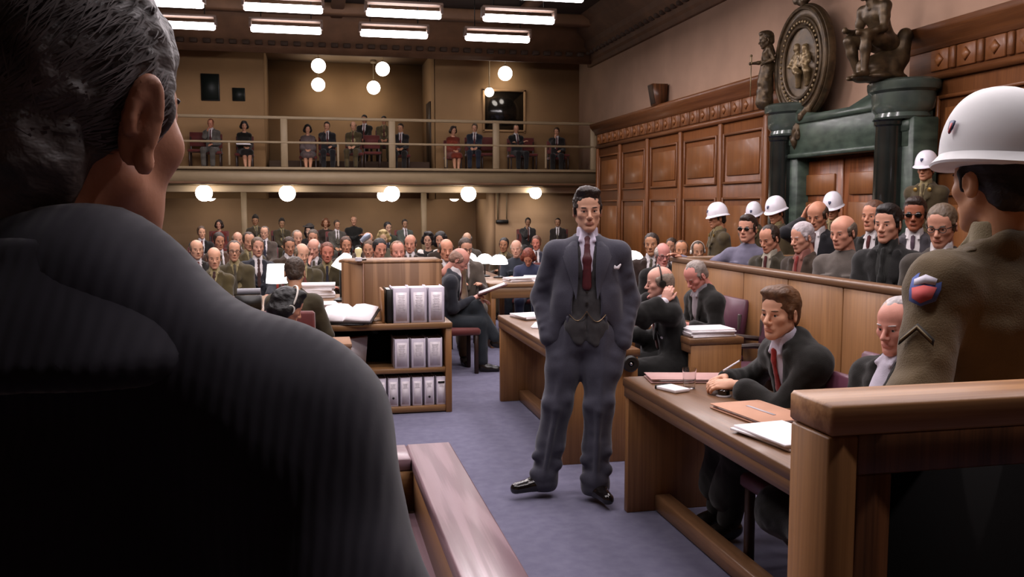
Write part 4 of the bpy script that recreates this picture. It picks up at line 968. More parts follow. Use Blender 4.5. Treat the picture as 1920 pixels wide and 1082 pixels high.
def person(label, head, a, zf=0., sk=None, head_rot=(0, 0, 0), style='suit', cc='2a2a30', tc=None, sc='cfc8c8', tiec='4a2020', hs='short', hc='3a281a', skn='b5805f',
           var=None, near=0, group=None, hat=None, extras=None, hands=(.35, .35), hand_n=None, legs=True, name='person', jg=0., scale=None, no_noise=False, barelegs=False, hscale=1.0):
    """head = world position of the head centre; a = heading (0 = +Y, 90 = +X)"""
    k = sk or skel(); var = var or {}
    hh, hj, ht, hi_, hx = [(.0105, .021, .03, .034, .012), (.0075, .013, .018, .03, .006), (.0048, .0085, .012, .022, .0042)][near]
    s = scale if scale else max(.86, min(1.12, (head[2]-zf)/k['H'][2]))
    Rz = rot('Z', -a); base = A_(*head)-Rz @ (k['H']*s); base[2] = zf if scale is None else head[2]-k['H'][2]*s
    root = thing(name, label, 'person', tuple(base), math.radians(-a), group); root.scale = (s, s, s)
    HR = euler_head(*head_rot)*hscale; parts = []
    V, Q = body_inner(k, hi_); parts.append((V, Q, np.zeros(len(Q), int)))
    for (V, Q, mi) in head_mesh(var, hh): parts.append((V @ HR.T+k['H'], Q, mi))
    for i, (sd, nm) in enumerate(((1, 'R'), (-1, 'L'))):
        if hands[i] is None: continue
        W, E = k['W'+nm], k['E'+nm]; dd = nrm(W-E)
        n_ = A_(*hand_n[i]) if hand_n and hand_n[i] is not None else A_(sd*.25, 0, 1.)
        if hand_n and len(hand_n) > 2+i and hand_n[2+i] is not None: dd = nrm(A_(*hand_n[2+i]))
        V, Q = hand_parts(W, dd, n_, sd, hands[i], hx); parts.append((V, Q, np.zeros(len(Q), int)))
    off = 0; VV, QQ, MM = [], [], []
    for V, Q, mi in parts: VV.append(V); QQ.append(Q+off); MM.append(mi); off += len(V)
    me = mkmesh('body', np.concatenate(VV), np.concatenate(QQ), True, [skin(skn), lipc(skn), EYEW, IRIS, hairc(hc)], np.concatenate(MM))
    link('body', me, None, root)
    nz = not no_noise
    gname = {'suit': 'suit_jacket', 'uniform': 'uniform_jacket', 'robe': 'black_robe', 'sweater': 'sweater', 'tunic': 'tunic', 'dress': 'dress'}[style]
    V, Q = jacket(k, style, hj, jg, nz); link(gname, mkmesh(gname, V, Q), cloth(cc), root)
    if style in ('suit', 'uniform', 'robe'):
        V, Q = shirt(k, hj*.8); link('shirt', mkmesh('shirt', V, Q), cloth(sc), root)
        if tiec: V, Q = tie(k, min(hj, .012)); link('tie', mkmesh('tie', V, Q), cloth(tiec), root)
    if legs and style != 'dress' and not (style == 'robe' and False):
        V, Q = trousers(k, ht, nz); link('trousers', mkmesh('trousers', V, Q), cloth(tc or cc), root)
    if legs:
        for s_ in 'RL':
            V, Q = shoe(k, s_, min(ht, .016)); link('shoe', mkmesh('shoe', V, Q), mat('shoe_black', '#14100d', .25, spec=.5), root)
    Mh = Matrix.Translation(Vector(k['H'])) @ Matrix(HR.tolist()).to_4x4()
    if hs: o = link('hair', hair_mesh(hs, .0075 if near < 1 else .005), hairc(hc), root); o.matrix_local = Mh
    if hat == 'helmet':
        o = link('helmet', helmet_mesh(), mat('helmet_white', '#f0ecf4', .28, spec=.5, coat=.3, var=.03, vscale=20), root)
        o.matrix_local = Mh @ Matrix.Translation((0, -.008, .055)) @ Matrix.Rotation(math.radians(-4), 4, 'X')
    elif hat in ('cap', 'hat'):
        o = link(hat, hair_mesh(hat, .0075), mat('cap_dark', '#231c15', .8), root); o.matrix_local = Mh @ Matrix.Translation((0, 0, .012))
    for e in (extras or []):
        if e == 'sunglasses' or e == 'glasses':
            q = MB(); q2 = MB()
            for sx in (-1, 1):
                q2.sphere((sx*.033, .094, -.002), (.024 if e[0] == 's' else .021, .006, .018), 12)
                q.tube([(sx*.056, .09, .004), (sx*.083, .02, .004), (sx*.083, -.01, -.002)], .003, 6)
                if e == 'glasses': q.tube([(sx*.033+.021*math.cos(u), .097, -.002+.018*math.sin(u)) for u in np.linspace(0, 2*math.pi, 15)], .0022, 5)
            q.tube([(-.012, .099, .002), (.012, .099, .002)], .003, 6)
            g_ = q.build('spectacle_frame' if e == 'glasses' else 'sunglasses', BLACKM, root, True); g_.matrix_local = Mh
            if e == 'sunglasses': q2.build('dark_lenses', mat('dark_lens', '#0c0907', .12, spec=.6), g_, True)
        if e == 'headset':
            q = MB().tube([(.092*math.cos(u), -.005, .03+.105*math.sin(u)) for u in np.linspace(-.35, math.pi+.35, 18)], .006, 6)
            for sx in (-1, 1): q.lathe([(.026, -.008), (.03, 0), (.026, .012), (.0001, .014)], n=14, c=(sx*.09, -.01, -.012), R=rot('Y', sx*90))
            o = q.build('headset', mat('headset_white', '#cfc7bd', .4), root, True); o.matrix_local = Mh @ Matrix.Scale(1.14 if hs in ('roll', 'bob', 'long') else 1., 4)
        if e == 'moustache':
            o = MB().sphere((0, .100, -.053), (.026, .008, .006), 10).build('moustache', hairc(hc), root, True); o.matrix_local = Mh
    return root, k, Mh
# ---------------------------------------------------------------- poses
def pose(n):
    if n == 'lap': return skel('sit', lean=random.uniform(-8, 4), side=random.uniform(-3, 3), R=(.08, .33, .655), L=(-.08, .34, .66))
    if n == 'face': return skel('sit', lean=8, R=(.05, .20, 1.09), L=(-.10, .34, .67), Rp=(.5, .1, -1))
    if n == 'cross': return skel('sit', lean=-6, R=(-.13, .21, .86), L=(.13, .22, .83))
    if n == 'table': return skel('sit', lean=10, R=(.13, .38, .80), L=(-.13, .38, .80))
    if n == 'down': return skel('sit', lean=22, R=(.13, .42, .80), L=(-.13, .42, .80), hunch=.03, sw=.16)
def fpose(n='lap'): return skel('sit', lean=random.uniform(-5, 3), R=(.05, .30, .66), L=(-.06, .31, .66), sw=.142)
VARS = [dict(), dict(w=.95, jaw=.9), dict(w=1.04, jaw=1.15), dict(w=1., jaw=1.05, nose=1.25), dict(w=.97, nose=1.15, chin=1.2)]
FVAR = dict(w=.93, jaw=.85, nose=.85, neck=.85)
# ---------------------------------------------------------------- spectators and clerks of the court
CROWD = [
    ('soldier in olive uniform and dark cap against the lower wall', -0.67, 22.00, 1.29, 0.2, 168, 'lap', 'uniform', '3a3220', 'crew', '1c140e', '8f6a4c', 'cap'),
    ('auburn haired woman half hidden behind a man in grey-green suit', 0.35, 22.00, 1.30, 0.2, 179, 'lap', 'dress', '2a2018', 'bob', '5a3216', 'a87a5c', ''),
    ('soldier in dark cap just right of the left slim post', -1.27, 22.00, 1.36, 0.2, 170, 'lap', 'uniform', '3a3122', 'crew', '1c140e', '8d6547', 'cap'),
    ('man in black sweater seated highest against the lower wall', 1.01, 22.00, 1.35, 0.2, 182, 'cross', 'sweater', '14130f', 'crew', '6a4c30', 'a87c60', ''),
    ('woman in dark red dress left of the slim post below the balcony', -2.07, 21.80, 1.24, 0.2, 173, 'lap', 'dress', '5a1f18', 'bob', '2a1c14', 'b08068', ''),
    ('man in grey-green jacket left of the second slim post', 2.22, 21.80, 1.22, 0.2, 173, 'lap', 'suit', '4a4e46', 'short', '2c2018', '9a7458', ''),
    ('man in dark jacket sitting by the conduit pipe', 5.28, 21.80, 1.30, 0.2, 181, 'face', 'suit', '2c2a28', 'short', '241a12', '8a6448', ''),
    ('dark haired man seen just left above the standing man shoulder', 6.05, 21.80, 1.29, 0.2, 203, 'lap', 'suit', '241e1a', 'short', '1a120d', '8a6448', ''),
    ('man in grey-green suit with pale tie below the balcony', 0.58, 20.80, 1.23, 0.2, 173, 'lap', 'suit', '46423a', 'short', '3a2a1c', 'a87c5e', ''),
    ('dark haired man in dark green jacket above the lectern', 1.64, 19.80, 1.23, 0.0, 176, 'lap', 'suit', '2c3024', 'short', '17100c', 'b08a70', ''),
    ('woman with long black hair and small black hat', -0.03, 18.90, 1.20, 0.0, 188, 'lap', 'dress', '171310', 'long', '0f0b09', 'c09a80', 'hat'),
    ('man in black suit with white shirt at the far left below the balcony', -2.01, 17.80, 1.20, 0.0, 168, 'lap', 'suit', '14110f', 'short', '4a3626', 'b98a6c', ''),
    ('thin pale man in grey jacket and white shirt behind the dark suited man', -0.85, 17.50, 1.20, 0.0, 181, 'lap', 'suit', '4a4038', 'receding', '5c5046', 'b98c70', ''),
    ('grey haired man in dark suit behind the group at the lamp', -0.21, 14.40, 1.20, 0.0, 173, 'lap', 'suit', '2c2622', 'receding', '7a6c5e', 'b98a70', ''),
    ('bald man with glasses behind the left dome lamp', 2.42, 14.10, 1.16, 0.0, 191, 'lap', 'suit', '4a443c', 'bald', '6a625a', 'b08a70', 'glasses'),
    ('blonde woman in olive dress behind the lectern', 1.10, 14.10, 1.20, 0.0, 172, 'lap', 'dress', '4a4434', 'roll', 'a08a5a', 'c09a7c', ''),
    ('bald man in brown jacket left under the slim post', -1.07, 14.00, 1.19, 0.0, 172, 'lap', 'suit', '3c3026', 'bald', '6a5a48', 'bd8c72', ''),
    ('woman in black dress with wide white collar right of the lectern', 1.75, 13.70, 1.18, 0.0, 193, 'lap', 'dress', '1c1614', 'roll', '17100c', 'b58a72', 'collar'),
    ('man in black suit behind the man resting his chin', 0.03, 13.70, 1.22, 0.0, 175, 'lap', 'suit', '262220', 'short', '4a3a2a', 'b07e64', ''),
    ('ruddy man half hidden by the standing man left shoulder', 3.43, 13.60, 1.12, 0.0, 199, 'lap', 'suit', '2c2c38', 'short', '5a3a28', 'b8705c', ''),
    ('man in olive uniform right of the dome lamps', 2.87, 13.40, 1.10, 0.0, 195, 'table', 'uniform', '3a3020', 'short', '1c140e', '9a6a4c', ''),
    ('man in brown suit behind two bald officers', -1.27, 13.30, 1.20, 0.0, 157, 'lap', 'suit', '4a3426', 'short', '2c1e14', 'a87458', ''),
    ('balding man in brown suit above the lectern, second row', 0.79, 13.00, 1.20, 0.0, 185, 'lap', 'suit', '4a3a30', 'bald', '5a4a3c', 'b8846a', ''),
    ('dark haired woman beside the one with white collar', 1.84, 13.00, 1.20, 0.0, 187, 'lap', 'dress', '2c2018', 'bob', '120c09', 'b08068', ''),
    ('olive clad man right under the slim post', -0.82, 12.60, 1.22, 0.0, 164, 'lap', 'uniform', '40361f', 'receding', '3c2c1e', 'b58468', ''),
    ('man in brown jacket left of the white lamp', -0.28, 12.10, 1.17, 0.0, 161, 'lap', 'suit', '3a2c20', 'short', '3a281a', 'ae7c60', ''),
    ('man in brown suit left above the lectern edge', 0.45, 12.10, 1.17, 0.0, 185, 'lap', 'suit', '3a281c', 'short', '4a2e1c', 'b07a5e', ''),
    ('grey haired man in slate tunic behind the court table', 2.72, 11.90, 1.12, 0.0, 191, 'table', 'tunic', '2c3038', 'bald', 'b0a496', 'bf907a', ''),
    ('bald man in dark suit with white shirt right above the lectern', 1.27, 11.80, 1.20, 0.0, 187, 'lap', 'suit', '342820', 'bald', '4a3a2e', 'c0846c', ''),
    ('man half hidden behind the stout balding lawyer', 4.84, 11.60, 1.14, 0.0, 214, 'lap', 'suit', '3a2a22', 'short', '3a2a1e', 'ab7a60', ''),
    ('auburn haired clerk in navy bent over the court table', 2.79, 11.50, 1.02, 0.0, 197, 'down', 'tunic', '343850', 'bob', '6a2c18', 'b87a60', ''),
    ('man whose face is cut by the left part of the lectern top', 0.70, 11.40, 1.15, 0.0, 188, 'lap', 'suit', '3c2c22', 'short', '5a4432', 'b88468', ''),
    ('bald man in dark suit at the left edge next to the foreground shoulder', -1.35, 11.40, 1.17, 0.0, 162, 'lap', 'suit', '1f1b18', 'bald', '5a4a3a', 'c09074', ''),
    ('balding grey man in black resting his chin on his hand', 0.03, 11.40, 1.17, 0.0, 181, 'face', 'suit', '17140f', 'bald', 'a89c92', 'c28c78', ''),
    ('man in dark blue suit and light tie facing the court on the left', -0.64, 11.40, 1.19, 0.0, 168, 'lap', 'suit', '23242a', 'short', '5a4634', 'bb8870', ''),
    ('ruddy man in olive uniform beside the chin resting man', 0.18, 10.70, 1.15, 0.0, 184, 'table', 'uniform', '3c3420', 'short', '6a3a26', 'b8735e', ''),
    ('officer with glasses in olive uniform behind the large bald officer', -0.86, 10.70, 1.18, 0.0, 175, 'lap', 'uniform', '433a24', 'receding', '4a3c30', 'be8c70', 'glasses'),
    ('man with glasses in grey suit behind the clipboard man', 1.78, 10.50, 1.19, 0.0, 177, 'table', 'suit', '5a5148', 'short', '3a2a1c', 'bd8a70', 'glasses'),
    ('man with white earphones under the defendant outstretched arm', 4.65, 10.30, 1.14, 0.0, 199, 'lap', 'suit', '3a2e28', 'receding', '4a3c30', 'b28468', 'headset'),
    ('ruddy dark haired man looking over the lectern top', 0.76, 10.30, 1.20, 0.0, 172, 'lap', 'suit', '4a2c26', 'short', '15100c', 'bd8068', ''),
    ('large bald officer in olive uniform nearest the foreground shoulder', -1.01, 10.00, 1.14, 0.0, 175, 'lap', 'uniform', '43391f', 'bald', '54453a', 'c08e72', ''),
    ('bald man in olive right behind the white lamp', -0.10, 10.00, 1.17, 0.0, 170, 'lap', 'uniform', '3c341f', 'bald', '6a5a48', 'c4947a', ''),
    ('man in brown jacket by the end of the dock', 4.26, 9.90, 1.17, 0.0, 209, 'lap', 'suit', '4a3224', 'receding', '5a4030', 'b8805f', ''),
    ('bald man in brown suit at the right edge of the lectern', 1.45, 9.80, 1.21, 0.0, 179, 'lap', 'suit', '55402c', 'bald', '4a3a2c', 'c08468', ''),
    ('fair ruddy man looking over the middle of the lectern top', 0.90, 9.60, 1.20, 0.0, 180, 'lap', 'suit', '5a3c34', 'receding', '7a5236', 'c58672', ''),
    ('man in brown suit and white shirt right of the dome lamp', 3.73, 9.50, 1.26, 0.0, 201, 'lap', 'suit', '2c1e18', 'short', '2a1a10', 'a87858', ''),
    ('stout balding lawyer with glasses behind the earphone man', 3.54, 8.70, 1.19, 0.0, 202, 'table', 'robe', '14110f', 'bald', 'a89a90', 'c4847a', 'glasses'),
]
pf = thing('spectator_platform', 'low brown step under the rear spectator rows below the balcony', 'platform', (0, 22.0, 0))
MB().box((-.6, .4, .1), (15.4, 3.0, .2), ch=.01).build('step', mat('step_brown', '#4a382b', .8), pf)
for i, (lab, x, y, z, zf, a, ps, st, cc, hs, hc, skn, ex) in enumerate(CROWD):
    fem = st == 'dress' or hs in ('bob', 'long', 'roll')
    k = fpose() if (fem and ps == 'lap') else pose(ps)
    hr = (random.uniform(-14, 14), random.uniform(-2, 10) if ps != 'down' else 38, random.uniform(-4, 4))
    r_, k, Mh = person(lab, (x, y, z), a, zf, k, hr, st, cc, hs=hs, hc=hc, skn=skn, var=FVAR if fem else VARS[i % 5], near=1 if y < 9.6 else 0, group='people in the public rows', sc='8a7c58' if st == 'uniform' else 'c9c2c2',
                       tiec=None if st == 'robe' else random.choice(['3a2420', '2a2a34', '5a2c24', '4a4438']), hat=ex if ex in ('cap', 'hat') else None, extras=[ex] if ex in ('glasses', 'headset') else None, hands=(.45, .45))
    if ex == 'collar':
        q = SDF(); N, t_, y_, x_ = k['N'], k['t'], k['y'], k['x']
        for sd in (-1, 1): q.cone(N+y_*.08-t_*.06, N+x_*sd*.13-t_*.02+y_*.03, .03, .05, .02, flat=(nrm(y_+t_), .35))
        V, Q = q.mesh(.012); link('white_collar', mkmesh('white_collar', V, Q), cloth('d6cfc8'), r_)
    b = r_.location
    chair('seat under the '+' '.join(lab.split()[:13]), b[0], b[1]+.0, a, 'seats in the public rows', RED, z=zf)
# balcony spectators
BAL = [('man in grey suit with raised hand at the left of the balcony', -2.41, 24.0, 3.77, 'face', 'suit', '55504a', 'receding', '6a3a22', 'b0765c'),
       ('dark haired woman in black dress holding white papers on the balcony', -1.60, 24.0, 3.73, 'f', 'dress', '17130f', 'roll', '120c09', 'b8866a'),
       ('dark curly haired woman in grey patterned dress on the balcony', -.03, 24.0, 3.68, 'f', 'dress', '5a4c4a', 'bob', '120c09', 'b8866a'),
       ('man in dark suit with his hand on his chin on the balcony', .46, 24.0, 3.76, 'face', 'suit', '1e1c1e', 'short', '2a1c12', 'b8866a'),
       ('bald man in olive uniform on the balcony', 1.13, 24.0, 3.78, 'lap', 'uniform', '4a3f28', 'bald', '4a3a2a', 'bd8c70'),
       ('dark haired man in black standing in the alcove behind the balcony row', 1.52, 25.7, 4.12, 'lap', 'suit', '17140f', 'short', '120c09', 'a87458'),
       ('soldier in the alcove partly hidden by the railing post', 2.06, 25.7, 4.10, 'lap', 'uniform', '4a3f28', 'short', '1c140e', 'a87458'),
       ('man in dark suit with folded hands right of the railing post', 2.36, 24.0, 3.75, 'lap', 'suit', '201c1a', 'short', '2a1c12', 'b08060'),
       ('woman in rust red dress on the balcony', 3.76, 24.0, 3.71, 'f', 'dress', '6e2c1c', 'roll', '2a1a10', 'b8866a'),
       ('man in navy suit beside the woman in rust red', 4.34, 24.0, 3.79, 'lap', 'suit', '20232e', 'short', '4a3a2a', 'b8866a'),
       ('man in dark suit below the dark doorway on the balcony', 5.48, 24.0, 3.78, 'cross', 'suit', '1c1a1a', 'receding', '4a3a2a', 'b8866a'),
       ('man in black with hand at his mouth at the right end of the balcony', 6.62, 24.0, 3.73, 'face', 'suit', '1a1614', 'short', '3a2a1c', 'b8866a')]
for i, (lab, x, y, z, ps, st, cc, hs, hc, skn) in enumerate(BAL):
    zf = 2.59 if y < 25 else 2.92
    k = skel('sit', lean=2, R=(.06, .3, .66), L=(-.06, .31, .66), sw=.142, footR=(.05, .40, .09), footL=(-.05, .40, .09)) if ps == 'f' else pose(ps)
    r_, k, Mh = person(lab, (x, y, z), 180+random.uniform(-14, 14), zf, k, (random.uniform(-15, 15), 12, 0), st, cc, hs=hs, hc=hc, skn=skn, var=FVAR if st == 'dress' else VARS[i % 5], group='people on the balcony', sc='8a7c58' if st == 'uniform' else 'c9c2c2', hands=(.45, .45), scale=.93 if y < 25 else None)
    b = r_.location; chair('seat under the '+' '.join(lab.split()[:13]), b[0], b[1], 180, 'seats under balcony spectators', RED, z=b[2])
    if i == 1: stack('white papers on the lap of the woman in black on the balcony', x, 23.62, b[2]+.66, .34, .24, .03, 0, 2)
tier = thing('alcove_step', 'low step inside the balcony alcove', 'step', (1.1, 26.2, 2.59))
MB().box((0, -.1, .165), (4.3, 2.2, .33), ch=.01).build('tread', mat('step_brown', '#4a382b', .8), tier)
# ---------------------------------------------------------------- people near the tables
k = skel('sit', lean=16, R=(.02, .36, .78), L=(-.06, .42, .74), footR=(.12, .46, .09), footL=(.10, .62, .34), kneeL=(.1, .3, 1), sw=.18, hunch=.02)
r_, k, Mh = person('man in dark blue suit reading a clipboard with crossed legs', (1.48, 9.08, 1.14), 100, 0, k, (8, 34, 0), 'suit', '25272e', tc='22272c', hs='bald', hc='8a6a5a', skn='bd8272', near=1, hands=(.5, .5))
cb = thing('clipboard', 'red-brown clipboard with papers held by the seated man', 'clipboard', (1.80, 8.98, .84), math.radians(-100))
MB().box((0, 0, 0), (.24, .32, .012), R=rot('X', 20), ch=.002).build('board', mat('clip_board', '#4a1c18', .5), cb); MB().box((0, -.005, .012), (.21, .28, .008), R=rot('X', 20)).build('sheets', PAPER, cb)
k = skel('sit', lean=10, R=(.17, .36, .80), L=(-.15, .36, .80))
person('man in olive uniform seen from behind at the clerk table', (-.13, 7.18, 1.17), 10, 0, k, (-12, 16, 0), 'uniform', '3a3220', hs='short', hc='3a2a1c', skn='a87a5c', near=1, sc='8a7c58')
chair('red seat of the olive uniformed clerk seen from behind', -.16, 6.98, 10, 'seats of the clerks', RED)
k = skel('sit', lean=20, R=(.15, .40, .80), L=(-.15, .40, .80), sw=.15, hunch=.03)
person('dark haired clerk with white earphones bending forward behind the shoulder', (-.15, 5.74, 1.06), 60, 0, k, (10, 26, 0), 'sweater', '241d18', hs='roll', hc='100c0a', skn='bd8468', var=FVAR, near=1, extras=['headset'])
chair('red seat of the clerk with white earphones', -.42, 5.62, 60, 'seats of the clerks', RED)
# ---------------------------------------------------------------- defendants in the dock
def brow_glass(): pass
FR = 'defendants in the dock'
k = skel('sit', lean=-4, R=(.56, .22, .97), L=(-.12, .34, .68), Rp=(.2, -.6, -.8))
person('defendant with dark sunglasses in blue-grey uniform resting his arm out', (4.15, 8.05, 1.47), 225, .16, k, (6, 0, 0), 'tunic', '6a6678', hs='slick', hc='2c1c12', skn='c48c74', near=1, group=FR, extras=['sunglasses'], var=dict(w=1.02, jaw=1.15))
k = skel('sit', lean=8, R=(.10, .34, .68), L=(-.10, .34, .68))
person('defendant in dark olive suit with receding hair looking down', (4.15, 7.62, 1.39), 240, .16, k, (8, 18, 0), 'suit', '393327', hs='receding', hc='2c1e15', skn='bf866c', near=1, group=FR, sc='a39c8c', var=dict(jaw=1.1))
k = skel('sit', lean=5, R=(.10, .34, .68), L=(-.10, .34, .68))
r_, k, Mh = person('white haired defendant in brown jacket with a red scarf', (4.15, 7.05, 1.42), 250, .16, k, (8, 12, 0), 'suit', '3c3026', hs='short', hc='b9aeb0', skn='c79078', near=1, group=FR, sc='8a5a50', tiec='7a2c28', var=dict(w=.96, nose=1.25))
k = skel('sit', lean=4, R=(.10, .34, .68), L=(-.10, .34, .68), sw=.175)
person('bald-crowned defendant in plain grey tunic with breast pockets', (4.15, 6.44, 1.48), 238, .16, k, (10, 10, 0), 'tunic', '5c544e', hs='bald', hc='6a5c50', skn='c98e76', near=1, group=FR, var=dict(w=1.04, jaw=1.1))
k = skel('sit', lean=2, R=(.10, .34, .68), L=(-.10, .34, .68))
person('thin dark haired defendant in black suit facing left', (4.15, 5.87, 1.56), 235, .16, k, (4, 4, 0), 'suit', '1e1d1c', hs='slick', hc='17100c', skn='c9937a', near=1, group=FR, sc='2c2c2a', tiec='1a1a18', var=dict(w=.95, jaw=.95, nose=1.1))
k = skel('sit', lean=4, R=(.10, .34, .68), L=(-.10, .34, .68))
person('defendant with glasses partly hidden by the soldier shoulder', (4.15, 5.29, 1.56), 230, .16, k, (4, 14, 0), 'suit', '3a332c', hs='short', hc='5c4a38', skn='bf8870', near=1, group=FR, extras=['glasses'])
k = skel('sit', lean=4, R=(.145, .07, 1.20), L=(-.10, .34, .68), Rp=(.25, 1, -1))
person('bald defendant in navy uniform holding his hand to his head', (4.85, 7.97, 1.60), 235, .24, k, (2, 18, 0), 'suit', '17161a', hs='bald', hc='4a3a2e', skn='bf8468', near=1, group=FR, hands=(.15, .4), hand_n=((1, .2, 0), None, (-.3, -.25, 1.)), var=dict(w=1.04))
person('fair defendant in black behind the thin dark haired one', (4.85, 7.07, 1.60), 238, .24, skel('sit'), (6, 0, 0), 'suit', '17140f', hs='short', hc='5c3a26', skn='c08468', near=1, group=FR)
person('tanned defendant with sunglasses in grey suit and striped tie', (4.85, 6.51, 1.62), 222, .24, skel('sit'), (0, 2, 0), 'suit', '403c40', hs='slick', hc='2c1c14', skn='96583e', near=1, group=FR, extras=['sunglasses'], tiec='4a3a44')
# ---------------------------------------------------------------- helmeted guards
GR = 'white helmeted guards'; OLV = '4a3f2a'
def guard(lab, head, a, zf, hr=(0, 4, 0), near=1, body_turn=0):
    r_, k, Mh = person(lab, head, a, zf, skel('stand', R=(.10, -.14, .88), L=(-.10, -.14, .88)), hr, 'uniform', OLV, hs='crew', hc='1c130d', skn='b07a5c', near=near, group=GR, hat='helmet', sc='8a7c58', tiec='5a4e36')
    for sx in (-1, 1):
        MB().lathe([(.022, 0), (.022, .006), (.0001, .010)], n=12, c=tuple(k['N']+k['x']*sx*.075+k['y']*.105-k['t']*.05), R=rot('X', -90)).build('collar_badge', mat('brass', '#b09050', .3, metal=.9), r_, True)
    em = MB().prism([(-.016, .02), (.016, .02), (.016, 0), (0, -.024), (-.016, 0)], -.001, .004, axis=1).build('helmet_emblem', mat('emblem_blue', '#3a3f5c', .5), r_)
    em.matrix_local = Mh @ Matrix.Translation((0, .13, .095)) @ Matrix.Rotation(math.radians(28), 4, 'X')
    return r_
guard('white helmeted guard in profile left of the sunglasses defendant', (4.77, 10.03, 1.545), 272, 0)
guard('white helmeted guard half hidden behind the sunglasses defendant', (6.02, 11.5, 1.56), 225, 0, (0, 14, 0))
guard('white helmeted guard standing behind the looking-down defendant', (5.36, 9.7, 1.61), 250, 0, (0, 12, 0))
guard('white helmeted guard in front of the portal door', (6.2, 9.85, 1.66), 228, 0, (0, 12, 0))
guard('white helmeted guard raised beside the right column of the portal', (6.43, 8.48, 2.08), 238, .45, (0, 0, 0))
st_ = thing('guard_step', 'dark wooden step under the raised guard by the column', 'step', (6.43, 8.5, 0))
MB().box((0, 0, .225), (.7, .7, .45), ch=.01).build('block', OAKD, st_)
# ---------------------------------------------------------------- counsel in black robes
LW = 'lawyers in black robes'
LCH = (2.19, 3.90, 1.175); k0 = skel('sit', lean=24)
k = skel('sit', lean=24, R=to_local((2.045, 4.17, .815), LCH, 268, 0, k0), L=to_local((2.02, 4.01, .81), LCH, 268, 0, k0), Rp=(.8, -.5, -.5), Lp=(-.9, -.5, -.3), footR=(.36, .40, .09), footL=(.17, .44, .09))
r_, k, Mh = person('young lawyer with swept brown hair and red tie clasping his hands', LCH, 268, 0, k, (-24, 2, 0), 'robe', '15130f', hs='swept', hc='5c3c22', skn='cf9a7c', near=2, group=LW, sc='bdb6c4', tiec='8a2420', hands=(.55, .5), hand_n=((.5, .1, 1), (-.5, .1, 1), (-.35, .9, -.05), (.55, .75, -.05)), var=dict(w=.98, jaw=1.1, nose=1.1))
pn = thing('pen', 'white pen held between the clasped hands of the young lawyer', 'pen', (2.06, 4.12, .86)); MB().tube([(-.05, 0, 0), (.05, .03, .04)], .005, 8).build('barrel', WHITEM, pn, True); MB().tube([(.05, .03, .04), (.062, .0345, .0485)], [.005, .001], 8).build('tip', BLACKM, pn, True)
k = skel('sit', lean=14, R=(.15, .40, .80), L=(-.15, .16, 1.08), Lp=(-.5, .9, -1))
r_, k, Mh = person('bald lawyer holding an earphone to his ear', (2.50, 6.20, 1.13), 283, 0, k, (0, 6, 0), 'robe', '12110f', hs='bald', hc='8a7a6c', skn='d09a88', near=2, group=LW, sc='d8d2da', hands=(.4, .6), hand_n=(None, (-.9, .3, 0), None, (.12, -.35, 1.)), var=dict(w=1.04))
q = SDF().cone(k['EL']+(k['WL']-k['EL'])*.84, k['EL']+(k['WL']-k['EL'])*.98, .040, .038, .01); V, Q = q.mesh(.006); link('white_cuff', mkmesh('white_cuff', V, Q), cloth('d8d2da'), r_)
q = MB().tube([(.092*math.cos(u), -.005, .03+.105*math.sin(u)) for u in np.linspace(-.2, math.pi+.2, 18)], .006, 6)
for sx in (-1, 1): q.lathe([(.026, -.008), (.03, 0), (.026, .012), (.0001, .014)], n=14, c=(sx*.09, -.01, -.012), R=rot('Y', sx*90))
o = q.build('headset', mat('headset_dark', '#1c1814', .4), r_, True); o.matrix_local = Mh
k = skel('sit', lean=16, R=(.13, .38, .80), L=(-.13, .38, .80), hunch=.02)
person('grey haired lawyer in black robe bowing his head to read', (3.02, 6.72, 1.13), 262, 0, k, (-8, 34, 0), 'robe', '171512', hs='receding', hc='8c8078', skn='c9867a', near=2, group=LW, sc='8a8288', tiec=None, var=dict(w=1.03, jaw=1.1))
k = skel('sit', lean=-10, R=(.22, .22, .70), L=(-.22, .22, .70), footR=(.10, .16, .09), footL=(-.10, .14, .09))
person('old white haired lawyer half hidden by the soldier sleeve', (2.40, 3.30, 1.185), 262, 0, k, (-12, 8, 0), 'robe', '15130f', hs='receding', hc='b4aaa8', skn='cf907e', near=2, group=LW, sc='bdb6c4', tiec=None, var=dict(w=1.0, jaw=1.1))
# ---------------------------------------------------------------- the standing man in the three-piece suit
k = skel('stand', lean=-2, side=0, R=(.225, .055, .96), L=(-.215, .06, .94), Rp=(.55, -.9, 0), Lp=(-.55, -.9, 0), footR=(.255, .05, .09), footL=(-.055, .10, .09), sw=.19, hipz=.985)
HERO_S = .975
SUIT = mat('suit_charcoal', '#393843', .8, spec=.2, var=.10, vscale=150, bump=.12, bscale=500, sheen=.2)
SUITV = mat('vest_charcoal', '#353334', .8, spec=.2, var=.10, vscale=150, bump=.12, bscale=500, sheen=.2)
heroX = thing('person', 'standing man in charcoal three-piece suit with hands in trouser pockets', 'person')
P, t, N, x, y, B = (k[q] for q in ('P', 't', 'N', 'x', 'y', 'B'))
hr = euler_head(-7, 3, 2); a = 197; base = A_(1.54, 4.92, 0); base[:2] -= (rot('Z', -a) @ (k['H']*HERO_S))[:2]
heroX.location = tuple(base); heroX.rotation_euler = (0, 0, math.radians(-a)); heroX.scale = (HERO_S,)*3
parts = []; V, Q = body_inner(k, .02); parts.append((V, Q, np.zeros(len(Q), int)))
hvar = dict(w=.99, jaw=1.12, nose=1.0, chin=1.15, neck=1.05)
for (V, Q, mi) in head_mesh(hvar, .0036): parts.append((V @ hr.T+k['H'], Q, mi))
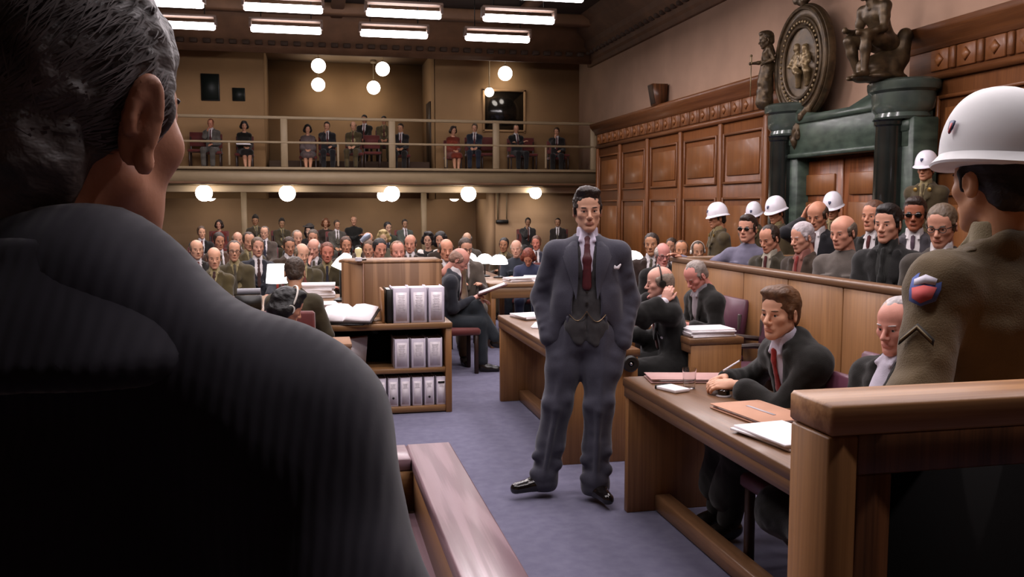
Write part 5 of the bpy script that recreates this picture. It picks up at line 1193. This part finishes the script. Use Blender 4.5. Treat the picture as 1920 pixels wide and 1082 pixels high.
for sd, nm in ((1, 'R'), (-1, 'L')):
    V, Q = hand_parts(k['W'+nm]+A_(-sd*.02, -.03, 0), A_(-sd*.1, .0, -.95), A_(sd, .3, .2), sd, .2, .004); parts.append((V, Q, np.zeros(len(Q), int)))
off = 0; VV, QQ, MM = [], [], []
for V, Q, mi in parts: VV.append(V); QQ.append(Q+off); MM.append(mi); off += len(V)
link('body', mkmesh('body', np.concatenate(VV), np.concatenate(QQ), True, [skin('cc9b80'), lipc('cc9b80'), EYEW, IRIS, hairc('2a1d15')], np.concatenate(MM)), None, heroX)
# trousers: wide pleated legs
f = SDF(); f.ell(P+A_(0, .0, .05), (.172, .128, .12), B, k=.06).ell(P+A_(0, .0, -.05), (.18, .13, .12), B, k=.06)
for s, sd in (('R', 1), ('L', -1)):
    F, K, Hp = k['F'+s], k['K'+s], k['hip'+s]; cuff = F+A_(0, .0, -.035)
    f.chain([Hp-A_(0, 0, .02), (Hp+K)/2+A_(sd*.005, .01, 0), K+A_(0, .01, 0)], [.106, .100, .086], k=.05)
    f.chain([K+A_(0, .01, 0), (K+cuff)/2+A_(0, -.005, 0), cuff], [.086, .081, .078], k=.04)
    f.cone(Hp+A_(sd*.01, .10, .02), K+A_(sd*.005, .10, 0), .012, .012, .03); f.cone(K+A_(0, .10, 0), cuff+A_(0, .085, .02), .012, .012, .03)   # crease
    f.cone(cuff+A_(0, .01, .02), cuff+A_(0, .01, .0), .086, .086, .008)                                       # turn-up
    f.ell(cuff+A_(0, .055, .05), (.07, .035, .035), k=.03)                                                       # break over the shoe
    f.cone(k['W'+s]+A_(-sd*.02, .0, -.05), k['W'+s]+A_(-sd*.055, .026, -.17), .040, .048, .04)                     # hand in pocket
    for i in (0, 1): f.cone(Hp+A_(sd*(.02-i*.05), .115, .10), Hp+A_(sd*(.015-i*.04), .11, -.12), .010, .004, .02)  # pleats
for s, sd in (('R', 1), ('L', -1)):   # soft folds of the cloth
    F, K, Hp = k['F'+s], k['K'+s], k['hip'+s]
    for j_ in range(3):
        c_ = F+(K-F)*(.10+.13*j_); f.cone(c_+A_(-.07, .045, .02*(-1)**j_), c_+A_(.07, .05, -.02*(-1)**j_), .022, .018, .03)
    f.cone(Hp+A_(-sd*.08, .09, -.06), Hp+A_(sd*.08, .10, -.13), .018, .012, .04); f.cone(K+A_(-.06, .06, .05), K+A_(.06, .065, .02), .03, .025, .04)
V, Q = f.mesh(.006, noise=[(.0015, 9.), (.0012, 26.)], clip=[(A_(0, 0, .042), A_(0, 0, -1))])
link('trousers', mkmesh('trousers', V, Q), SUIT, heroX)
for s, an in (('R', -58), ('L', 22)):
    V, Q = shoe(k, s, .006, an, .22); link('shoe', mkmesh('shoe', V, Q), mat('shoe_polished', '#120e0d', .14, spec=.6), heroX)
# shirt, tie
V, Q = shirt(k, .006); link('shirt', mkmesh('shirt', V, Q), mat('shirt_lilac', '#c9c0d2', .75), heroX)
f = SDF(); f.cone(N+y*.083+t*.0, N+y*.098-t*.04, .019, .014, .01, flat=(y, .6)); f.cone(N+y*.108-t*.035, N+y*.128-t*.12, .016, .023, .01, flat=(y, .4)); f.cone(N+y*.128-t*.12, P+t*.28+y*.130, .023, .028, .01, flat=(y, .4))
V, Q = f.mesh(.005); link('tie', mkmesh('tie', V, Q), mat('tie_maroon', '#4a161c', .5, var=.2, vscale=60), heroX)
# waistcoat
f = SDF(); f.ell(P+t*.38+y*.004, (.168, .124, .18), B, k=.05).ell(P+t*.17+y*.014, (.160, .125, .17), B, k=.06).ell(P+t*.04+y*.006, (.172, .130, .10), B, k=.05)
for sd in (-1, 1):
    f.cone(N+x*sd*.07-t*.02, P+t*.36+x*sd*.06+y*.088, .036, .030, .03)
    f.cone(P+t*.03+x*sd*.07+y*.115, P-t*.045+x*sd*.045+y*.132, .055, .026, .03, flat=(y, .40))   # pointed front
f.cone(N+y*.125+t*.05, P+t*.325+y*.165, .085, .02, .006, op=-1); f.ell(N+t*.06+y*.012, (.075, .078, .09), B, k=.012, op=-1)
f.cone(P-t*.02+y*.16, P-t*.10+y*.16, .012, .05, .005, op=-1); f.box(P+t*.15+y*.166, (.0025, .031, .2), B, .001, .002, op=-1)
V, Q = f.mesh(.0065, noise=[(.003, 18.), (.002, 40.)], clip=[(P-t*.085, -t)]); vest = link('waistcoat', mkmesh('waistcoat', V, Q), SUITV, heroX)
for i in range(5):
    zz = .31-.066*i; o = MB().lathe([(.0085, 0), (.0085, .003), (.0001, .004)], n=12, c=tuple(P+t*zz+y*(.136+.005*(i in (1, 2, 3)))), R=rot('X', -90)); o.build('button', BLACKM, vest, True)
pts = []
for u in np.linspace(0, 1, 13): pts.append(P+t*(.115-.045*math.sin(math.pi*u)*1.0+.02*u)+x*(.10*(1-u)+.0*u)+y*(.125+.028*u))
for u in np.linspace(0, 1, 13): pts.append(P+t*(.135-.05*math.sin(math.pi*u)-.02*u)+x*(-.11*u)+y*(.153-.024*u))
MB().tube(pts, .0022, 6).build('watch_chain', mat('chain_gold', '#8a7458', .4, metal=.9), heroX, True)
# jacket, open in front, hollow
f = jacket_sdf(k, 'suit', .006, ak=.010)
f.ell(P+t*.37+y*.002, (.184, .140, .205), B, k=.03).ell(P+t*.17+y*.012, (.174, .144, .19), B, k=.04)
for s, sd in (('R', 1), ('L', -1)):
    f.cone(P+t*.25+x*sd*.10-y*.02, P-t*.02+x*sd*.135-y*.03, .105, .085, .06, flat=(y, 1.)); f.cone(P+t*.15+x*sd*.06-y*.08, P-t*.14+x*sd*.08-y*.09, .09, .10, .06, flat=(y, .6))
    f.cone(P+t*.22+x*sd*.145+y*.06, P-t*.03+x*sd*.185+y*.04, .035, .04, .05)      # front skirts pushed aside
    E_, W_ = k['E'+s], k['W'+s]; ax_ = nrm(W_-E_)
    for j_, (f0, rr) in enumerate(((.02, .018), (.28, .014), (.55, .012), (.80, .010))):     # sleeve folds
        c_ = E_+(W_-E_)*f0; f.cone(c_+A_(-.022, .036, .012*(-1)**j_), c_+A_(.022, .036, -.012*(-1)**j_), rr*.9, rr*.9, .03)
    for f0 in (.45, .7): c_ = k['S'+s]+(E_-k['S'+s])*f0; f.cone(c_+A_(-.025, .042, .015), c_+A_(.028, .036, -.02), .014, .012, .03)
    f.cone(W_-ax_*.03, W_+ax_*.004, .050, .051, .004)                                        # cuff
f.cone(N+y*.20+t*.06, P+t*.27+y*.20, .095, .096, .004, op=-1); f.cone(P+t*.30+y*.20, P-t*.10+y*.22, .096, .145, .004, op=-1)
f.ell(P+t*.38+y*.004, (.160, .127, .180), B, k=.004, op=-1).ell(P+t*.17+y*.014, (.156, .130, .170), B, k=.01, op=-1).ell(P+t*.0+y*.006, (.178, .145, .18), B, k=.01, op=-1)
f.ell(N+t*.06+y*.012, (.070, .075, .075), B, k=.01, op=-1); f.cone(N+y*.125+t*.05, P+t*.30+y*.17, .078, .052, .004, op=-1)
V, Q = f.mesh(.0055, noise=[(.0018, 10.), (.0015, 26.)]); jk = link('suit_jacket', mkmesh('suit_jacket', V, Q), SUIT, heroX)
def chest_y(px, dz):
    """front surface of the jacket at sideways px and height dz below the neck base"""
    u = 1-(px/.192)**2-((dz+.18)/.214)**2; v = 1-(px/.180)**2-((dz+.39)/.200)**2
    return max(.002+.141*math.sqrt(max(u, .02)), .012+.145*math.sqrt(max(v, .02)))
LV, LF = [], []
for sd in (-1, 1):
    rows = [(0., .064, .080), (.06, .060, .098), (.125, .056, .118), (.13, .056, .150), (.15, .055, .170), (.20, .054, .160), (.30, .052, .143), (.45, .050, .124), (.6, .050, .106), (.75, .052, .090), (.9, .056, .074), (1., .060, .064)]
    nc = 6; o0 = len(LV)
    for lay in (0., -.007):
        for s_, xi, xo in rows:
            dz = .005-.35*s_
            for c_ in range(nc):
                u = c_/(nc-1); px = xi+(xo-xi)*u; yy = chest_y(px, dz)+.008+.004*math.sin(math.pi*u)-(.05*(1-s_/.2)**2 if s_ < .2 else 0)*.35+lay
                LV.append(N+x*sd*px+t*dz+y*yy)
    nr = len(rows); M0 = nr*nc
    for r_i in range(nr-1):
        for c_ in range(nc-1):
            q = [o0+r_i*nc+c_, o0+r_i*nc+c_+1, o0+(r_i+1)*nc+c_+1, o0+(r_i+1)*nc+c_]; LF.append(tuple(q[::-1] if sd > 0 else q)); LF.append(tuple((i_+M0 for i_ in (q if sd > 0 else q[::-1]))))
        for c_ in (0, nc-1):
            q = [o0+r_i*nc+c_, o0+(r_i+1)*nc+c_, o0+(r_i+1)*nc+c_+M0, o0+r_i*nc+c_+M0]; LF.append(tuple(q))
lm_ = mkmesh('lapels', LV, LF); lm_.set_sharp_from_angle(angle=math.radians(40)); link('lapels', lm_, SUIT, heroX)
f = SDF()
for sd in (-1, 1): f.cone(N+x*sd*.070-y*.02+t*.012, N+x*sd*.076+y*.020-t*.004, .018, .014, .012)
f.cone(N-y*.055+t*.02-x*.05, N-y*.055+t*.02+x*.05, .022, .022, .03)
V, Q = f.mesh(.006); link('jacket_collar', mkmesh('jacket_collar', V, Q), SUIT, heroX)
f = SDF(); c0 = N-x*.178+y*.098-t*.165; f.cone(c0, c0+t*.018-x*.014, .010, .006, .004, flat=(y, .5)).cone(c0+x*.016, c0+x*.018+t*.012, .009, .005, .004, flat=(y, .5)); V, Q = f.mesh(.0035); link('pocket_square', mkmesh('pocket_square', V, Q), cloth('ded8dc'), heroX)
f = SDF(); f.ell((0, -.014, .044), (.083, .104, .094), k=.02)
for sx in (-1, 1): f.cone((sx*.075, .016, .02), (sx*.075, .016, -.018), .012, .007, .012)
f.ell((0, -.06, -.03), (.062, .055, .055), k=.03); f.ell((.012, .045, .112), (.055, .048, .028), k=.03).ell((-.03, .04, .105), (.045, .045, .025), k=.02)
f.ell((0, .130, -.012), (.073, .092, .094), k=.010, op=-1); f.ell((0, .03, -.115), (.1, .10, .075), k=.02, op=-1)
for sx in (-1, 1): f.ell((sx*.088, -.008, -.022), (.018, .024, .036), k=.01, op=-1)
V, Q = f.mesh(.004, noise=[(.0035, 55.), (.002, 110.)]); o = link('hair', mkmesh('hair', V, Q), hairc('2a1d15'), heroX); o.matrix_local = Matrix.Translation(Vector(k['H'])) @ Matrix(hr.tolist()).to_4x4()
# ---------------------------------------------------------------- soldier in the right foreground
k = skel('stand', lean=2, R=(.27, .10, 1.0), L=(-.235, .17, 1.06), Rp=(1, -.6, 0), Lp=(-.55, -1, -.2), sw=.185)
OL = mat('olive_wool', '#65553c', .85, spec=.2, var=.16, vscale=10, bump=.3, bscale=320, sheen=.25)
r_, k, Mh = person('soldier in olive uniform and white helmet seen from behind at the right', (1.665, 1.94, 1.745), -6, .05, k, (4, 2, 0), 'uniform', '65553c', hs='crew', hc='17100c', skn='b8835f', near=2, sc='8d8064', tiec=None, jg=.008, hat='helmet')
hm = [c for c in r_.children if c.name.startswith('helmet')][0]; hm.data = helmet_mesh(72)
hm.matrix_local = Mh @ Matrix.Translation((0, -.005, .070)) @ Matrix.Rotation(math.radians(2), 4, 'X')
def shield(w_, h_, th): return MB().prism([(-w_/2, h_*.42), (-w_*.25, h_*.5), (w_*.25, h_*.5), (w_/2, h_*.42), (w_*.42, -h_*.1), (0, -h_*.5), (-w_*.42, -h_*.1)], -th, th, axis=1)
BLUE = mat('emblem_blue', '#3a3f5c', .5); REDM = mat('emblem_red', '#a8343a', .5)
em = shield(.022, .034, .0015).build('helmet_emblem', BLUE, hm); E1 = Matrix.Translation((-.1165, .018, .058)) @ Matrix.Rotation(math.radians(82), 4, 'Z') @ Matrix.Rotation(math.radians(16), 4, 'X'); em.matrix_local = E1
e2 = MB().prism([(-.004, .010), (.004, .010), (.004, -.012), (0, -.016), (-.004, -.012)], -.0022, .0022, axis=1).build('red_stripe', REDM, em)
sl = [c for c in r_.children if c.name.startswith('uniform_jacket')][0]
def on_sleeve(f_, up_, out, dz=0.):
    S_, E_ = k['SL'], k['EL']; return S_+(E_-S_)*f_+nrm(A_(*out))*up_+A_(0, 0, dz)
ax_ = nrm(k['SL']-k['EL']); on = nrm(A_(-1, -.45, .25)-ax_*(A_(-1, -.45, .25) @ ax_)); tn = np.cross(ax_, on)
def patch(poly, f_, r0, m, name, parent, th=.0025):
    """flat patch wrapped on the sleeve cylinder: poly in (around, along)"""
    c = k['SL']+(k['EL']-k['SL'])*f_; R0 = r0; V = []; n = len(poly)
    for rr in (R0, R0+th):
        for u, v in poly:
            an = u/R0; V.append(c+ax_*v+rr*(on*math.cos(an)+tn*math.sin(an)))
    Fc = [tuple(range(n, 2*n)), tuple(range(n))[::-1]]+[(i, (i+1) % n, n+(i+1) % n, n+i) for i in range(n)]
    return link(name, mkmesh(name, V, Fc, False), m, parent)
pb = patch([(-.034, .03), (-.02, .04), (0, .043), (.02, .04), (.034, .03), (.036, .0), (.03, -.03), (0, -.046), (-.03, -.03), (-.036, 0)], .16, .080, mat('patch_blue', '#4a5a94', .8), 'shoulder_patch', r_)
patch([(-.026, .024), (0, .034), (.026, .024), (.024, .008), (0, .012), (-.024, .008)], .16, .0825, mat('patch_white', '#cfcbd8', .8), 'white_band', pb)
patch([(-.028, .002), (0, .006), (.028, .002), (.022, -.026), (0, -.04), (-.022, -.026)], .16, .0825, mat('patch_red', '#b84a48', .8), 'red_field', pb)
cv = patch([(-.04, -.022), (0, .012), (.04, -.022), (.04, -.038), (0, -.004), (-.04, -.038)], .50, .074, mat('chevron_dark', '#231d18', .8), 'chevron', r_)
patch([(-.036, -.026), (0, .006), (.036, -.026), (.036, -.033), (0, -.001), (-.036, -.033)], .50, .0765, mat('chevron_tan', '#6e5f44', .8), 'chevron_stripe', cv)
f = SDF(); f.cone(k['N']-k['x']*.085-k['y']*.015+k['t']*.012, k['SL']+k['t']*.070+k['x']*.02-k['y']*.005, .024, .022, .01, flat=(nrm(k['t']+k['x']*-.25), .28)); V, Q = f.mesh(.005); link('shoulder_strap', mkmesh('shoulder_strap', V, Q), OL, r_)
# ---------------------------------------------------------------- the man in the left foreground, seen from behind
k = skel('stand', lean=0, R=(.30, .02, .95), L=(-.30, .02, .95), sw=.184, shrug=-.012)
COAT = mat('coat_ribbed', '#27252f', .9, spec=.2, var=.15, vscale=12, sheen=.25)
nt = COAT.node_tree; tc = nt.nodes.new('ShaderNodeTexCoord'); wv = nt.nodes.new('ShaderNodeTexWave'); wv.wave_type = 'BANDS'; wv.bands_direction = 'X'; wv.inputs['Scale'].default_value = 34.; wv.inputs['Distortion'].default_value = 1.2; wv.inputs['Detail'].default_value = 1.
bp = nt.nodes.new('ShaderNodeBump'); bp.inputs['Strength'].default_value = .22; bp.inputs['Distance'].default_value = .002
nt.links.new(tc.outputs['Object'], wv.inputs['Vector']); nt.links.new(wv.outputs['Fac'], bp.inputs['Height']); nt.links.new(bp.outputs[0], nt.nodes['Principled BSDF'].inputs['Normal'])
FG_A = 14; HD = A_(-.198, .812, 1.758); FS = 1.045
fg = thing('person', 'grey haired man in dark ribbed coat seen from behind at the left', 'person')
Rz = rot('Z', -FG_A); base = HD-Rz @ (k['H']*FS); fg.location = tuple(base); fg.rotation_euler = (0, 0, math.radians(-FG_A)); fg.scale = (FS,)*3
hr = euler_head(15, 2, 0)
parts = []; V, Q = body_inner(k, .02); parts.append((V, Q, np.zeros(len(Q), int)))
fvar = dict(w=1.0, jaw=1.1, nose=1.0, neck=1.08, ear=.62)
hf = head_sdf(fvar)
for sx in (-1, 1):   # fuller ear: helix, antihelix, lobe
    Re = rot('Z', -sx*24) @ rot('X', -12); c0 = A_(sx*.086, -.016, -.010)
    pts = [c0+Re @ A_(sx*.004, .010*math.cos(u), .029*math.sin(u)) for u in np.linspace(-.9, 3.6, 14)]; hf.chain(pts, [.0042]*14, k=.005)
    pts = [c0+Re @ A_(sx*.002, .006*math.cos(u)-.002, .018*math.sin(u)) for u in np.linspace(-1.0, 2.6, 9)]; hf.chain(pts, [.0036]*9, k=.005)
    hf.ell(c0+Re @ A_(sx*.002, .008, -.031), (.006, .009, .010), k=.006)
V, Q = hf.mesh(.0032); parts.append((V @ hr.T+k['H'], Q, np.zeros(len(Q), int)))
for (V, Q, mi) in head_mesh(fvar, .0048)[1:]: parts.append((V @ hr.T+k['H'], Q, mi))
for sd, nm in ((1, 'R'), (-1, 'L')):
    V, Q = hand_parts(k['W'+nm], A_(0, .1, -1), A_(sd, 0, .1), sd, .3, .006); parts.append((V, Q, np.zeros(len(Q), int)))
off = 0; VV, QQ, MM = [], [], []
for V, Q, mi in parts: VV.append(V); QQ.append(Q+off); MM.append(mi); off += len(V)
link('body', mkmesh('body', np.concatenate(VV), np.concatenate(QQ), True, [skin('bd8468'), lipc('bd8468'), EYEW, IRIS, hairc('4a4440')], np.concatenate(MM)), None, fg)
P, t, N, x, y, B = (k[q] for q in ('P', 't', 'N', 'x', 'y', 'B'))
f = jacket_sdf(k, 'suit', .010); f.ell(P+t*.0, (.20, .15, .2), B, k=.06)
for s_, sd in (('R', 1), ('L', -1)): f.cone(N+t*.03+x*sd*.03-y*.02, k['S'+s_]+t*.02-x*sd*.02, .066, .060, .06)
f.cone(N-y*.035+t*.03-x*.045, N-y*.035+t*.03+x*.045, .046, .046, .05)
for sd in (-1, 1): f.cone(N-y*.02+t*.03+x*sd*.055, N+y*.075-t*.03+x*sd*.065, .036, .035, .05)
f.ell(N+t*.09+y*.02, (.066, .070, .085), B, k=.012, op=-1)
V, Q = f.mesh(.007, noise=[(.006, 9.), (.004, 20.)]); ct = link('coat', mkmesh('coat', V, Q), COAT, fg)
f = SDF()   # turned-down coat collar
for i in range(40):
    u = -2.3+4.6*i/39; sn, cs = math.sin(u), math.cos(u); dr = .05*max(0, abs(u)-1.3)
    f.cone(N+t*(.060-dr)+x*.080*sn-y*(.070*cs+.01), N+t*(-.012-dr*1.3)+x*.138*sn-y*(.118*cs+.01), .013, .012, .012)
V, Q = f.mesh(.006, noise=[(.003, 20.)]); link('collar', mkmesh('collar', V, Q), COAT, fg)
V, Q = trousers(k, .016); link('trousers', mkmesh('trousers', V, Q), cloth('1c1a1c'), fg)
for s_ in 'RL': V, Q = shoe(k, s_, .012); link('shoe', mkmesh('shoe', V, Q), mat('shoe_black', '#14100d', .25, spec=.5), fg)
f = SDF(); f.ell((0, -.016, .041), (.085, .108, .094), k=.02)
for sx in (-1, 1): f.cone((sx*.075, .020, .02), (sx*.076, .018, -.026), .014, .008, .015)
f.ell((0, -.062, -.035), (.066, .055, .06), k=.03); f.cone((0, -.07, -.06), (0, -.062, -.085), .045, .035, .03)
f.ell((0, .125, -.022), (.075, .090, .098), k=.012, op=-1); f.ell((0, .04, -.13), (.1, .10, .078), k=.02, op=-1)
for sx in (-1, 1): f.ell((sx*.090, -.008, -.022), (.018, .026, .036), k=.01, op=-1)
V, Q = f.mesh(.0034, noise=[(.004, 40.), (.003, 80.)]); HG = hairc('564f4d'); hg = link('hair', mkmesh('hair', V, Q), HG, fg); Mh = Matrix.Translation(Vector(k['H'])) @ Matrix(hr.tolist()).to_4x4(); hg.matrix_local = Mh
# combed strands lying on the hair
rs_ = np.random.RandomState(3); SV, SF = [], []
pick = V[rs_.choice(len(V), 5200)]
for p in pick:
    c = A_(0, -.016, .03); n_ = nrm(p-c)
    if (p-c) @ n_ < .07 or p[1] > .02 or p[2] < -.03: continue
    fl = A_(p[0]*1.5+.2*rs_.randn(), -.9+.2*rs_.randn(), -.55 if p[2] < .09 else -.1); fl = nrm(fl-n_*(fl @ n_)); sd = np.cross(n_, fl)*(.0007+.0006*rs_.rand()); L_ = .018+.02*rs_.rand(); o0 = len(SV); q = p+n_*.0015; bend = rs_.randn()*.25
    for i in range(4):
        SV += [q-sd*(1-i*.28), q+sd*(1-i*.28)]; n2 = nrm(q-c); d2 = fl+np.cross(n2, fl)*bend*i*.3; d2 = nrm(d2-n2*(d2 @ n2)); q = q+d2*L_/3+n2*.0006
    for i in range(3): SF.append((o0+2*i, o0+2*i+1, o0+2*i+3, o0+2*i+2))
so = link('hair_strands', mkmesh('hair_strands', SV, np.array(SF)), mat('hair_grey_strand', '#7a7272', .7, spec=.15, hex2='#443d3b', vscale=30), fg); so.matrix_local = Mh; so['kind'] = 'stuff'
# ---------------------------------------------------------------- bronze group above the portal
def ring(rad, tube, sy=1., n=48, m=10, off=0.):
    return [(off, rad*math.cos(u)*sy, rad*math.sin(u)) for u in np.linspace(0, 2*math.pi, n+1)], tube
md = thing('bronze_medallion', 'oval bronze relief medallion with crown above the marble portal', 'relief', (7.12, 12.18, 3.79))
RX = np.array([[0, 0, -1], [0, 1, 0], [1, 0, 0]], float)
MB().lathe([(.80, -.06), (.82, 0), (.80, .05), (.74, .07), (.70, .05), (.64, .06), (.60, .09), (.56, .06), (.50, .05), (.0001, .06)], n=64, sy=.92, sx=1.03, R=RX).build('disc', BRONZE, md, True)
for rad, tb in ((.755, .03), (.50, .028), (.62, .018)):
    MB().tube([(-.07, rad*.92*math.cos(u), rad*1.03*math.sin(u)) for u in np.linspace(0, 2*math.pi, 60)], tb, 8).build('moulded_ring', BRONZE, md, True)
bd = MB().sphere((0, 0, 0), (.02, .024, .024), 8).mesh('bead', True)
for i in range(44):
    u = 2*math.pi*i/44; link('bead', bd, BRONZE_L, md, (-.085, .565*.92*math.cos(u), .565*1.03*math.sin(u)))
f = SDF()   # seated pair in relief
for dy, s in ((.1, 1.), (-.14, .8)):
    f.ell((-.06, dy, .20*s+.02), (.06, .06, .075), k=.02); f.ell((-.05, dy, .02), (.07, .10*s, .15*s), k=.04); f.cone((-.06, dy, -.1), (-.1, dy-.12, -.16), .07*s, .05, .04); f.cone((-.1, dy-.12, -.16), (-.07, dy-.08, -.34), .05, .04, .03)
    f.cone((-.06, dy-.08, .1), (-.1, dy-.16, -.02), .035, .03, .03); f.cone((-.06, dy+.08, .1), (-.09, dy+.14, -.03), .035, .03, .03); f.cone((-.1, dy+.14, -.03), (-.1, dy+.02, -.06), .03, .025, .02)
V, Q = f.mesh(.014, noise=[(.008, 30.)]); link('relief_figures', mkmesh('relief_figures', V, Q), BRONZE_L, md)
f = SDF()
for sg in (-1, 1): f.chain([(-.03, 0, .86), (-.06, sg*.14, .92), (-.05, sg*.2, 1.02), (-.03, sg*.1, 1.08)], [.05, .055, .045, .03], k=.04); f.ell((-.05, sg*.08, .9), (.06, .05, .06), k=.02)
f.ell((-.03, 0, 1.0), (.08, .10, .14), k=.04); f.ell((-.03, 0, 1.14), (.06, .07, .06), k=.03); f.chain([(-.03, 0, 1.14), (-.08, .02, 1.22), (-.12, .05, 1.16)], [.05, .035, .02], k=.03)
V, Q = f.mesh(.014, noise=[(.01, 26.)]); link('crest', mkmesh('crest', V, Q), BRONZE, md)
f = SDF()
for sg in (-1, 1): f.chain([(-.05, sg*.02, -.86), (-.1, sg*.16, -.80), (-.1, sg*.30, -.72), (-.06, sg*.36, -.60)], [.06, .06, .05, .02], k=.04)
f.ell((-.08, 0, -.95), (.07, .09, .11), k=.04); f.chain([(-.08, 0, -1.0), (-.1, .02, -1.14), (-.07, .03, -1.26)], [.07, .06, .03], k=.04); f.ell((-.1, -.08, -1.05), (.05, .04, .09), k=.03).ell((-.1, .09, -1.05), (.05, .04, .09), k=.03)
V, Q = f.mesh(.014, noise=[(.012, 24.)]); link('mask_ornament', mkmesh('mask_ornament', V, Q), BRONZE, md)
def statue(label, loc, a, k, s, sword=False, hr=(0, 10, 0), hs_=1.1):
    st = thing('bronze_statue', label, 'statue', loc, math.radians(-a)); st.scale = (s, s, s); f = SDF(); P, t, N = k['P'], k['t'], k['N']; B = k['B']
    f.ell(P+t*.36, (.175, .115, .2), B, k=.06).ell(P+t*.14, (.145, .11, .18), B, k=.06).ell(P, (.16, .14, .13), B, k=.06)
    for sx in (-1, 1): f.ell(P+t*.40+k['x']*sx*.075+k['y']*.085, (.07, .035, .055), B, k=.03)
    f.cone(N-t*.05, k['H']-A_(0, .02, .06), .06, .055, .04)
    for s_ in 'RL':
        f.cone(N-t*.05, k['S'+s_], .055, .07, .05); f.chain([k['S'+s_], (k['S'+s_]+k['E'+s_])/2, k['E'+s_], k['E'+s_]+(k['W'+s_]-k['E'+s_])*.35, k['W'+s_]], [.072, .06, .044, .047, .03], k=.03)
        f.ell(k['W'+s_]+nrm(k['W'+s_]-k['E'+s_])*.05, (.035, .035, .045), k=.03)
        f.chain([k['hip'+s_], (k['hip'+s_]+k['K'+s_])/2, k['K'+s_], k['K'+s_]+(k['F'+s_]-k['K'+s_])*.35, k['F'+s_]], [.105, .09, .062, .064, .04], k=.04); f.cone(k['F'+s_]-A_(0, .03, .03), k['F'+s_]+A_(0, .15, -.06), .042, .03, .03)
    V, Q = f.mesh(.018); VV = [V]; QQ = [Q]; HR = euler_head(*hr)*hs_; off = len(V)
    for (v, q, mi) in head_mesh(dict(w=1.02), .0105): VV.append(v @ HR.T+k['H']); QQ.append(q+off); off += len(v)
    link('figure', mkmesh('figure', np.concatenate(VV), np.concatenate(QQ)), BRONZE, st)
    o = link('hair', hair_mesh('swept', .0075), BRONZE, st); o.matrix_local = Matrix.Translation(Vector(k['H'])) @ Matrix(HR.tolist()).to_4x4()
    if sword:
        W = k['WR']; MB().box(tuple(W+A_(0, .02, -.42)), (.05, .02, .8), ch=.008).build('sword_blade', BRONZE_L, st); q = MB().box(tuple(W+A_(0, .02, .0)), (.2, .03, .04), ch=.01).tube([W+A_(0, .02, .0), W+A_(0, .02, .16)], .02, 8).sphere(tuple(W+A_(0, .02, .19)), .035, 10); q.build('sword_hilt', BRONZE_L, st, True)
        f = SDF(); f.chain([P+t*.1, P-A_(0, -.05, .35), P-A_(0, -.06, .8)], [.17, .19, .22], k=.06); V, Q = f.mesh(.022, noise=[(.02, 10.)]); link('drapery', mkmesh('drapery', V, Q), BRONZE, st)
    else:
        f = SDF(); f.ell((0, -.02, .2), (.24, .22, .2), k=.05).ell((0, .12, .16), (.2, .28, .16), k=.06).ell((0, .1, .04), (.28, .38, .06), k=.05).cone((-.1, -.12, .3), (-.14, -.16, .55), .13, .10, .08); V, Q = f.mesh(.022, noise=[(.02, 9.)]); link('rock', mkmesh('rock', V, Q), BRONZE, st)
    return st
k = skel('sit', lean=26, hipz=.46, R=(.18, .46, .62), L=(-.14, .50, .56), footR=(.14, .30, .09), footL=(-.14, .45, .09), kneeR=(.1, .4, 1), sw=.19)
statue('bronze statue of a crouching bare figure on the right end of the portal', (6.95, 10.0, 3.22), 262, k, .98, hr=(12, 0, 0))
k = skel('stand', lean=2, R=(.24, .34, 1.12), L=(-.2, .15, 1.05), footR=(.1, .05, .09), footL=(-.1, .0, .09))
statue('bronze statue of a draped figure holding a sword left of the medallion', (6.95, 12.95, 3.22), 285, k, .62, True, hs_=1.7)
